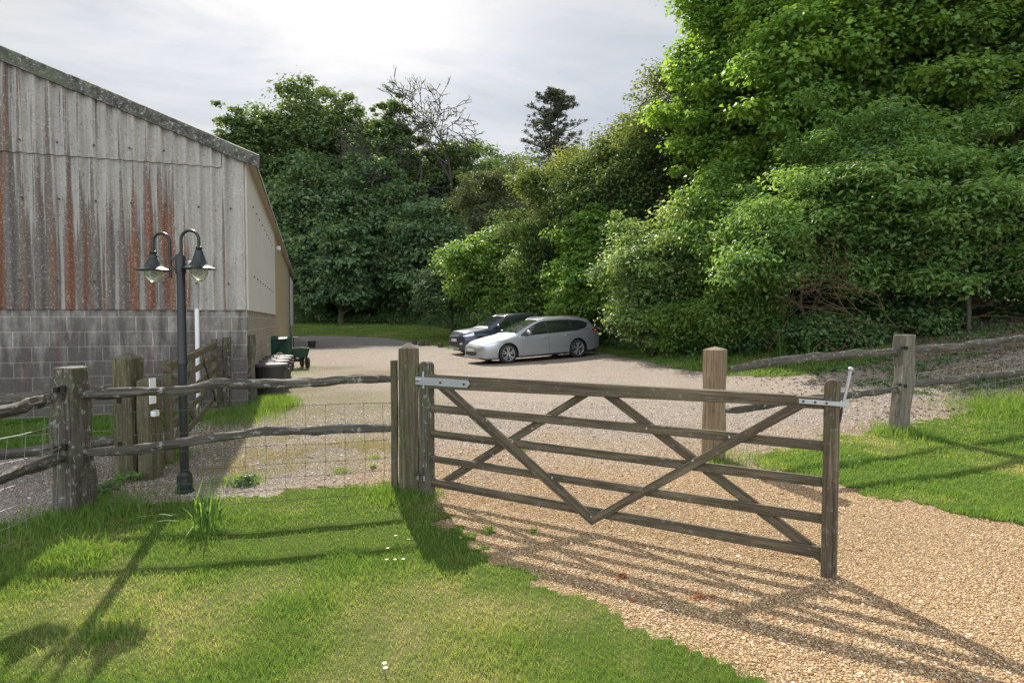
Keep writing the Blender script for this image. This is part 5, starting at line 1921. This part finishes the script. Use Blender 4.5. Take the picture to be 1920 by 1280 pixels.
GM = 'bushes and trees of the right-hand hedge'
mid_ = [
    # px, D, top, bot, hw, mat, n, clr, per, leaf, kwargs, name, label
    (925, 40, 318, 500, 62, 'yew_leaf', 150, .55, 300, .22, dict(aspect=.25, lob=.6, squash=.5), 'yew_tree', 'dull dark feathery evergreen between the far trees and the hedge'),
    (985, 44, 330, 600, 60, 'yew_leaf', 120, .6, 260, .24, dict(aspect=.25), 'yew_tree', 'dark evergreen tucked left of the golden-topped hedge bushes'),
    (925, 33, 425, 615, 80, 'green_leaf', 150, .62, 300, .19, dict(squash=.45, lob=.5), 'hazel_bush', 'mid-green leafy bush directly behind the parked cars'),
    (845, 38, 480, 612, 60, 'far_leaf_dark', 110, .5, 240, .18, {}, 'hazel_bush', 'shaded bush left of the mid-green one behind the cars'),
    (1010, 29, 430, 640, 60, 'green_leaf', 120, .5, 250, .14, {}, 'hazel_bush', 'dark green bush above the rear of the silver estate'),
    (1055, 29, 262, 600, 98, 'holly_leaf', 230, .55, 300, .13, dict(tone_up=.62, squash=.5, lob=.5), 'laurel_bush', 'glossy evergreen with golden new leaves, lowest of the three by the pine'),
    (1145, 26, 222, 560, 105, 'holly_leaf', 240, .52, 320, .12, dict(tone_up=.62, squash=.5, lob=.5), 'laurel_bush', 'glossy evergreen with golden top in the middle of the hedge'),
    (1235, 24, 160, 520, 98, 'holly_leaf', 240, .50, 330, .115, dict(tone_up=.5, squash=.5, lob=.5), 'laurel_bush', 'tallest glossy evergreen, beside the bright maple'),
    (1340, 24, 200, 620, 130, 'far_leaf_dark', 220, .6, 300, .14, {}, 'evergreen_bush', 'dark evergreen mass behind the pale speckled bush'),
    (1112, 24.5, 395, 655, 84, 'maple_leaf', 240, .44, 300, .15, dict(stems=4, squash=.45, lob=.5), 'young_maple', 'bright lime-green bush right of the silver estate'),
    (1072, 26, 540, 650, 45, 'green_leaf', 90, .33, 260, .10, dict(stems=3), 'young_maple', 'low green shoots against the rear of the silver estate'),
    (1235, 18.8, 395, 668, 108, 'pale_leaf', 270, .40, 280, .105, dict(stems=5, lob=.65, squash=.5), 'willow_bush', 'pale speckled grey-green bush in the middle of the hedge foot'),
    (1345, 17.5, 345, 668, 75, 'green_leaf', 160, .40, 300, .12, dict(stems=4, squash=.45, lob=.45), 'hazel_bush', 'light green bush between the speckled bush and the big elder'),
    (1392, 20.5, -110, 400, 125, 'maple_leaf', 400, .50, 420, .135, dict(aspect=.85, trunk_r=.16, limbs=22, inner=.35, bottom=-1, squash=.42, lob=.5), 'maple_tree', 'bright green maple whose edge stands against the sky'),
    (1565, 18, -190, 380, 200, 'maple_leaf', 520, .52, 420, .135, dict(aspect=.85, trunk_r=.17, limbs=22, inner=.35, bottom=-1, squash=.42, lob=.5), 'maple_tree', 'large lime-green maple spreading over the top of the hedge'),
    (1830, 17, -280, 400, 240, 'green_leaf', 440, .52, 380, .135, dict(aspect=.8, trunk_r=.17, limbs=22, lob=.55, inner=.3, bottom=-1, squash=.42), 'sycamore_tree', 'dark leafy tree in the upper right corner with gaps of sky'),
    (1500, 23, 60, 640, 160, 'far_leaf_dark', 240, .7, 300, .17, {}, 'evergreen_bush', 'dark mass of leaves under the large maple'),
    (1740, 21, 60, 640, 230, 'far_leaf_dark', 300, .7, 300, .17, {}, 'evergreen_bush', 'dark mass of leaves behind the elder bushes'),
    (1960, 19, 60, 640, 170, 'far_leaf_dark', 200, .7, 280, .17, {}, 'evergreen_bush', 'dark leaves at the right end of the hedge'),
    (1490, 15.2, 345, 610, 165, 'elder_leaf', 300, .40, 400, .115, dict(stems=4, squash=.45, bottom=-.7, lob=.6, aspect=.46), 'elder_bush', 'broad green elder bush with drooping edge behind the capped pale post'),
    (1640, 15.0, 205, 545, 165, 'elder_leaf', 320, .42, 400, .118, dict(stems=4, squash=.45, lob=.6, aspect=.46), 'elder_bush', 'highest elder bush in the hedge, under the large maple'),
    (1790, 14.0, 290, 570, 170, 'elder_leaf', 300, .40, 400, .118, dict(stems=4, squash=.45, lob=.6, aspect=.46), 'elder_bush', 'elder bush above the bare orange branches'),
    (1960, 13.6, 250, 610, 140, 'elder_leaf', 240, .40, 400, .118, dict(stems=3, squash=.45, lob=.6, aspect=.46), 'elder_bush', 'elder bush cut by the right edge of the hedge'),
    (1440, 18, 480, 668, 90, 'ivy_leaf', 150, .38, 260, .11, {}, 'evergreen_bush', 'low dark bush in the shade behind the strap-leaved plants'),
    (1610, 18.5, 470, 668, 110, 'ivy_leaf', 170, .40, 260, .11, {}, 'evergreen_bush', 'low dark bush in the shade behind the bare orange branches'),
    (1800, 18, 440, 640, 120, 'ivy_leaf', 170, .40, 260, .11, {}, 'evergreen_bush', 'low dark bush in the shade at the top of the bank'),
    (570, 56, 505, 618, 55, 'far_leaf_dark', 90, .8, 200, .2, {}, 'hazel_bush', 'low bush at the back of the shaded lawn beside the barn end'),
    (660, 55, 520, 618, 60, 'far_leaf_dark', 90, .8, 200, .2, {}, 'hazel_bush', 'low bush at the back of the shaded lawn, second from the barn end'),
    (750, 56, 510, 618, 60, 'far_leaf_dark', 90, .8, 200, .2, {}, 'hazel_bush', 'low bush at the middle of the back of the shaded lawn'),
    (840, 54, 520, 618, 55, 'far_leaf_dark', 90, .8, 200, .2, {}, 'hazel_bush', 'low bush at the back of the shaded lawn behind the dark car'),
    (1290, 17.2, 560, 672, 60, 'green_leaf', 110, .28, 280, .09, dict(stems=4), 'hazel_bush', 'low green bush at the foot of the pale speckled bush'),
    (1560, 14.2, 590, 665, 80, 'ivy_leaf', 110, .26, 260, .09, dict(stems=4), 'bramble_bush', 'low dark bramble behind the rails, right of the strap-leaved plants'),
    (1730, 14.0, 575, 650, 90, 'ivy_leaf', 110, .26, 260, .09, dict(stems=4), 'bramble_bush', 'low dark bramble at the top of the earth bank'),
    (1395, 15.6, 520, 668, 70, 'green_leaf', 130, .28, 280, .08, dict(stems=4), 'hazel_bush', 'low green bush at the hedge foot above the sunlit grass strip'),
]
for k, (px, D, top, bot, hw, mt, n_, cr_, per, lf_, kw, nm, lb) in enumerate(mid_):
    kw = dict(kw)
    kw.pop('spread_', None)
    tree(nm, lb, 'tree' if 'tree' in nm else 'bush', px, D, top, bot, hw, mt, n_, cr_, per, lf_, 400 + k * 11, GM, **kw)

M['blossom'] = leaf_mat('blossom', [(0, (.42, .44, .30)), (.5, (.50, .52, .38)), (1, (.60, .60, .48))], .2, gain=1.0)
for k, e_ in enumerate([o for o in bpy.data.objects if o.name.startswith('elder_bush')]):
    cr_ = next(c_ for c_ in e_.children if c_.name.startswith('crown'))
    n_ = len(cr_.data.vertices)
    co = np.empty(n_ * 3, dtype=np.float32)
    cr_.data.vertices.foreach_get('co', co)
    co = co.reshape(-1, 3)[::4]
    out = co[(co[:, 1] < np.percentile(co[:, 1], 14)) & (co[:, 2] > np.percentile(co[:, 2], 20))]
    C = out[np.random.default_rng(60 + k).permutation(len(out))[:14]] + np.array([0, -.05, .06])
    V, a_, b_ = leaf_arrays(C.astype(float), np.full(len(C), .11), 60, .022, 70 + k, squash=.22, aspect=.9)
    leaf_mesh('blossom', V, a_, b_, M['blossom'], e_)

# orange bare branches under the elders
tb = at(1690, 640)
tbx = Vector((9.0, 14.3, H(9.0, 14.3)))
tw = empty('bare_branches', tbx, 0, 'tangle of bare orange branches under the elder bushes', 'branches')
r = random.Random(9)
m_ = MB()


def tbr(p, d, L_, r_, lev):
    pts = [p]
    for k in range(5):
        d = (d + Vector((r.gauss(0, .16), r.gauss(0, .14), r.gauss(-.02, .12)))).normalized()
        pts.append(pts[-1] + d * L_ / 5)
    m_.tube(pts, [r_ * (1 - .5 * k / 5) for k in range(6)], 5, cap=False)
    if lev < 4:
        for k in range(3):
            tbr(pts[r.choice((2, 3, 4, 5))], (d + Vector((r.gauss(0, .6), r.gauss(0, .5), r.gauss(0, .35)))).normalized(), L_ * .68, r_ * .58, lev + 1)


for k, (sx_, dx, dz) in enumerate([(-.6, -1.2, .55), (-.4, -1.0, .9), (-.2, -.4, .9), (.0, .4, .9), (-.7, -1.4, .2), (.2, .9, .8), (.1, .2, 1), (-.5, -1.3, .35)]):
    tbr(Vector((sx_ + .2, -.5, .05)), Vector((dx * 1.3, r.gauss(-.25, .2), dz * .8)).normalized(), 1.7, .017, 0)
m_.build('branches', M['twig'], tw, smooth=60)

# ground cover along the foot of the hedge and under the trees
r = np.random.default_rng(55)
line = [(-24, 49), (-16, 50.5), (-8, 49), (-4, 44), (-1.5, 36), (1.2, 32), (2.6, 28.5), (3.7, 24), (4.4, 20), (4.9, 16.5), (5.6, 14.9), (7.0, 13.6), (8.6, 13.4), (10.5, 13.6), (13.5, 13.8)]
pts, rads = [], []
for (x0, y0), (x1, y1) in zip(line, line[1:]):
    L_ = math.hypot(x1 - x0, y1 - y0)
    n = int(L_ * 26)
    f_ = r.random(n)
    dd = r.random(n) ** 1.1 * 3.2
    nx_, ny_ = -(y1 - y0) / L_, (x1 - x0) / L_
    if ny_ < 0: nx_, ny_ = -nx_, -ny_
    if abs(x1 - x0) < abs(y1 - y0) * .9: nx_, ny_ = abs(nx_), ny_ * np.sign(nx_ * 1.0) if False else abs(ny_)
    X = x0 + (x1 - x0) * f_ + nx_ * dd
    Y = y0 + (y1 - y0) * f_ + ny_ * dd
    for a_, b_, c_ in zip(X, Y, dd):
        pts.append((a_, b_, H(a_, b_) + .05 + r.random() * (.25 + c_ * .55)))
        rads.append(.22 * (1 + y0 / 40))
C, rads = np.array(pts), np.array(rads)
V, a_, b_ = leaf_arrays(C, rads, 70, .095, 56, squash=.7)
X = rr.uniform(6.0, 14, 2600); Y = rr.uniform(8.6, 15.5, 2600)
k_ = (vnoise(X, Y, 1.2, 91) + .25 * (Y - 9) / 6 + .12 * (X - 8) / 3 > .62) & ~in_poly(X, Y, P_RIGHT)
C2 = np.stack([X, Y, [H(a__, b__) + .02 for a__, b__ in zip(X, Y)]], -1)[k_]
V2, a2, b2 = leaf_arrays(C2, np.full(len(C2), .10), 14, .05, 92, squash=.35)
o2 = leaf_mesh('ground_ivy', V2, a2, b2, M['ivy_leaf'])
tag(o2, 'scattered low leaves over the shaded earth bank on the right', 'ground cover', kind='stuff')
M['dead_leaf'] = leaf_mat('dead_leaf', [(0, (.12, .085, .05)), (.5, (.24, .18, .11)), (1, (.42, .35, .25))], .1, gain=1.0)
X = rr.uniform(4.5, 14, 9000); Y = rr.uniform(8.2, 15.5, 9000)
k_ = ~in_poly(X, Y, P_RIGHT) & (rr.random(9000) < np.clip((X - 4.5) / 3, .05, 1))
C2 = np.stack([X, Y, [H(a__, b__) + .012 for a__, b__ in zip(X, Y)]], -1)[k_]
V2, a2, b2 = leaf_arrays(C2, np.full(len(C2), .012), 3, .045, 93, squash=.35, up=1.6, spread=.25)
o2 = leaf_mesh('leaf_litter', V2, a2, b2, M['dead_leaf'])
tag(o2, 'dead leaves and chips littering the earth bank below the hedge', 'litter', kind='stuff')
# leaves grow with distance only because the far plants are larger
o = leaf_mesh('undergrowth', V, a_, b_, M['ivy_leaf'])
tag(o, 'dark ivy and low plants along the foot of the hedge and the wood', 'undergrowth', kind='stuff')

# ------------------------------------------------------------------ strap-leaved plants, daisies, weeds
def strap_plant(name, label, P, n, h, w, spread, seed, mat='green_leaf', cat='plant', group=None):
    root = empty(name, P, 0, label, cat, group)
    r = random.Random(seed)
    m_ = MB()
    for k in range(n):
        a_ = r.uniform(0, 6.283)
        ln = abs(r.gauss(0, spread)) + .03
        hh = h * r.uniform(.45, 1.1)
        ox, oy = r.gauss(0, .05), r.gauss(0, .04)
        px_, py_ = -math.sin(a_ + r.gauss(0, .5)) * w / 2, math.cos(a_) * w / 2
        vs, fs = [], []
        seg = 6
        kink = r.random() < .25
        for i in range(seg + 1):
            f_ = i / seg
            z = hh * (f_ - (.55 * max(0, f_ - .55) ** 1.3 * (2.2 if kink else .4)))
            d_ = ln * f_ ** 1.7 * (1.5 if kink else 1)
            ww = (1 - f_ ** 3) * (1 if i else .7)
            cx, cy = ox + math.cos(a_) * d_, oy + math.sin(a_) * d_
            vs += [(cx - px_ * ww, cy - py_ * ww, z), (cx + px_ * ww, cy + py_ * ww, z)]
        for i in range(seg):
            fs.append((2 * i, 2 * i + 1, 2 * i + 3, 2 * i + 2))
        m_.add(vs, fs)
    o_ = m_.build('leaves', M[mat], root, smooth=60)
    me = o_.data
    for nm in ('rnd', 'tone'):
        at_ = me.attributes.new(nm, 'FLOAT', 'POINT')
        vals = np.repeat(np.random.default_rng(seed).random(n), 14) * (.8 if nm == 'rnd' else .5)
        at_.data.foreach_set('value', vals.astype(np.float32))
    return root


strap_plant('daffodil_clump', 'clump of long daffodil leaves on the lawn in front of the lamp post', at(386, 995), 62, .40, .0105, .13, 1)
for k, (px, py, n, h, lb) in enumerate(((1465, 672, 60, .75, 'tall strap-leaved plant at the hedge foot, left of the pair'), (1520, 668, 55, .65, 'strap-leaved plant at the hedge foot, nearest the grey fence post'))):
    strap_plant('iris_clump', lb, at(px, py), n, h, .03, .35, 20 + k, 'elder_leaf', 'plant', 'strap-leaved plants at the hedge foot')
M['petal'] = plain('petal', (.80, .80, .78), .6, 0, .03, 5, 0)
M['yellow'] = plain('flower_yellow', (.70, .48, .03), .6, 0, .1, 5, 0)


def daisy(P, label=None):
    root = empty('daisy', P, random.random() * 6, label, 'flower', 'daisies open in the mown lawn')
    m_ = MB()
    z = .045
    for k in range(11):
        a_ = 2 * math.pi * k / 11
        c_, s_ = math.cos(a_), math.sin(a_)
        m_.add([(c_ * .003, s_ * .003, z), (c_ * .008 - s_ * .0022, s_ * .008 + c_ * .0022, z + .001), (c_ * .012, s_ * .012, z + .0025), (c_ * .008 + s_ * .0022, s_ * .008 - c_ * .0022, z + .001)], [(0, 1, 2, 3)])
    m_.build('petals', M['petal'], root)
    MB().lathe([(.0045, z), (.0035, z + .003), (.0005, z + .0038)], (0, 0, 0), 8).build('flower_centre', M['yellow'], root)
    MB().tube([(0, 0, 0), (.002, 0, z)], .0008, 4).build('stem', M['grass'], root)
    return root


for k, (px, py, lb) in enumerate([(727, 1040, 'daisy nearest the gatepost shadow, highest of the cluster'), (766, 1023, 'daisy just inside the gatepost shadow'), (742, 1016, 'daisy beside the edge of the gatepost shadow'), (725, 1062, 'leftmost of the daisies left of the gatepost shadow'), (741, 1062, 'middle of the three daisies in a row'),
                                  (756, 1061, 'right one of the three daisies in a row'), (721, 1262, 'upper of the two daisies at the bottom of the lawn'), (723, 1271, 'lower of the two daisies at the bottom of the lawn')]):
    daisy(at(px, py), lb)
for k, (px, py) in enumerate([(1738, 799), (1750, 800), (1762, 801), (1771, 799), (1772, 802), (1593, 835), (1597, 838), (1592, 861), (1577, 832), (1611, 873), (1622, 850), (1700, 830)]):
    root = daisy(at(px, py), 'tiny white daisy on the grass bank right of the gate')
    root['group'] = 'tiny daisies on the grass bank'


def weed(P, mat, rad, n, size, label, seed, flat=.5):
    C = np.random.default_rng(seed).normal(0, rad * .45, (9, 3)) * np.array([1, 1, .35]) + np.array([0, 0, rad * .35])
    V, a_, b_ = leaf_arrays(C, np.full(9, rad * .45), n, size, seed, squash=flat)
    root = empty('weed', P, 0, label, 'plant')
    leaf_mesh('leaves', V, a_, b_, M[mat], root)


M['red_leaf'] = leaf_mat('red_leaf', [(0, (.10, .03, .02)), (.5, (.20, .07, .035)), (1, (.32, .15, .06))], .3)
weed(at(1170, 1084), 'red_leaf', .035, 14, .012, 'small red-brown weed on the gravel in the gate shadow', 1)
weed(at(1188, 1128), 'red_leaf', .02, 9, .010, 'tiny reddish weed just below the small red-brown one', 2)
weed(at(1312, 1122), 'red_leaf', .045, 10, .012, 'dry brown tuft on the gravel under the gate', 3)
weed(at(1000, 1000), 'green_leaf', .03, 10, .014, 'small green weed on the gravel near the lawn edge', 4)
weed(at(918, 1000), 'green_leaf', .045, 14, .013, 'low green weed close to the gatepost', 5)
weed(at(455, 912), 'ivy_leaf', .12, 30, .03, 'low creeping weed at the gravel edge beside the daffodil leaves', 6)
weed(at(200, 930), 'ivy_leaf', .16, 40, .03, 'leafy weed growing at the foot of the lichen-covered post', 7)
weed(at(235, 905), 'elder_leaf', .14, 40, .028, 'green weed in front of the double gatepost', 8)
weed(at(700, 878), 'elder_leaf', .05, 14, .018, 'small green weed on the gravel left of the gatepost', 9)
weed(at(415, 1000), 'elder_leaf', .06, 20, .016, 'round leafy weed at the foot of the daffodil leaves', 10)
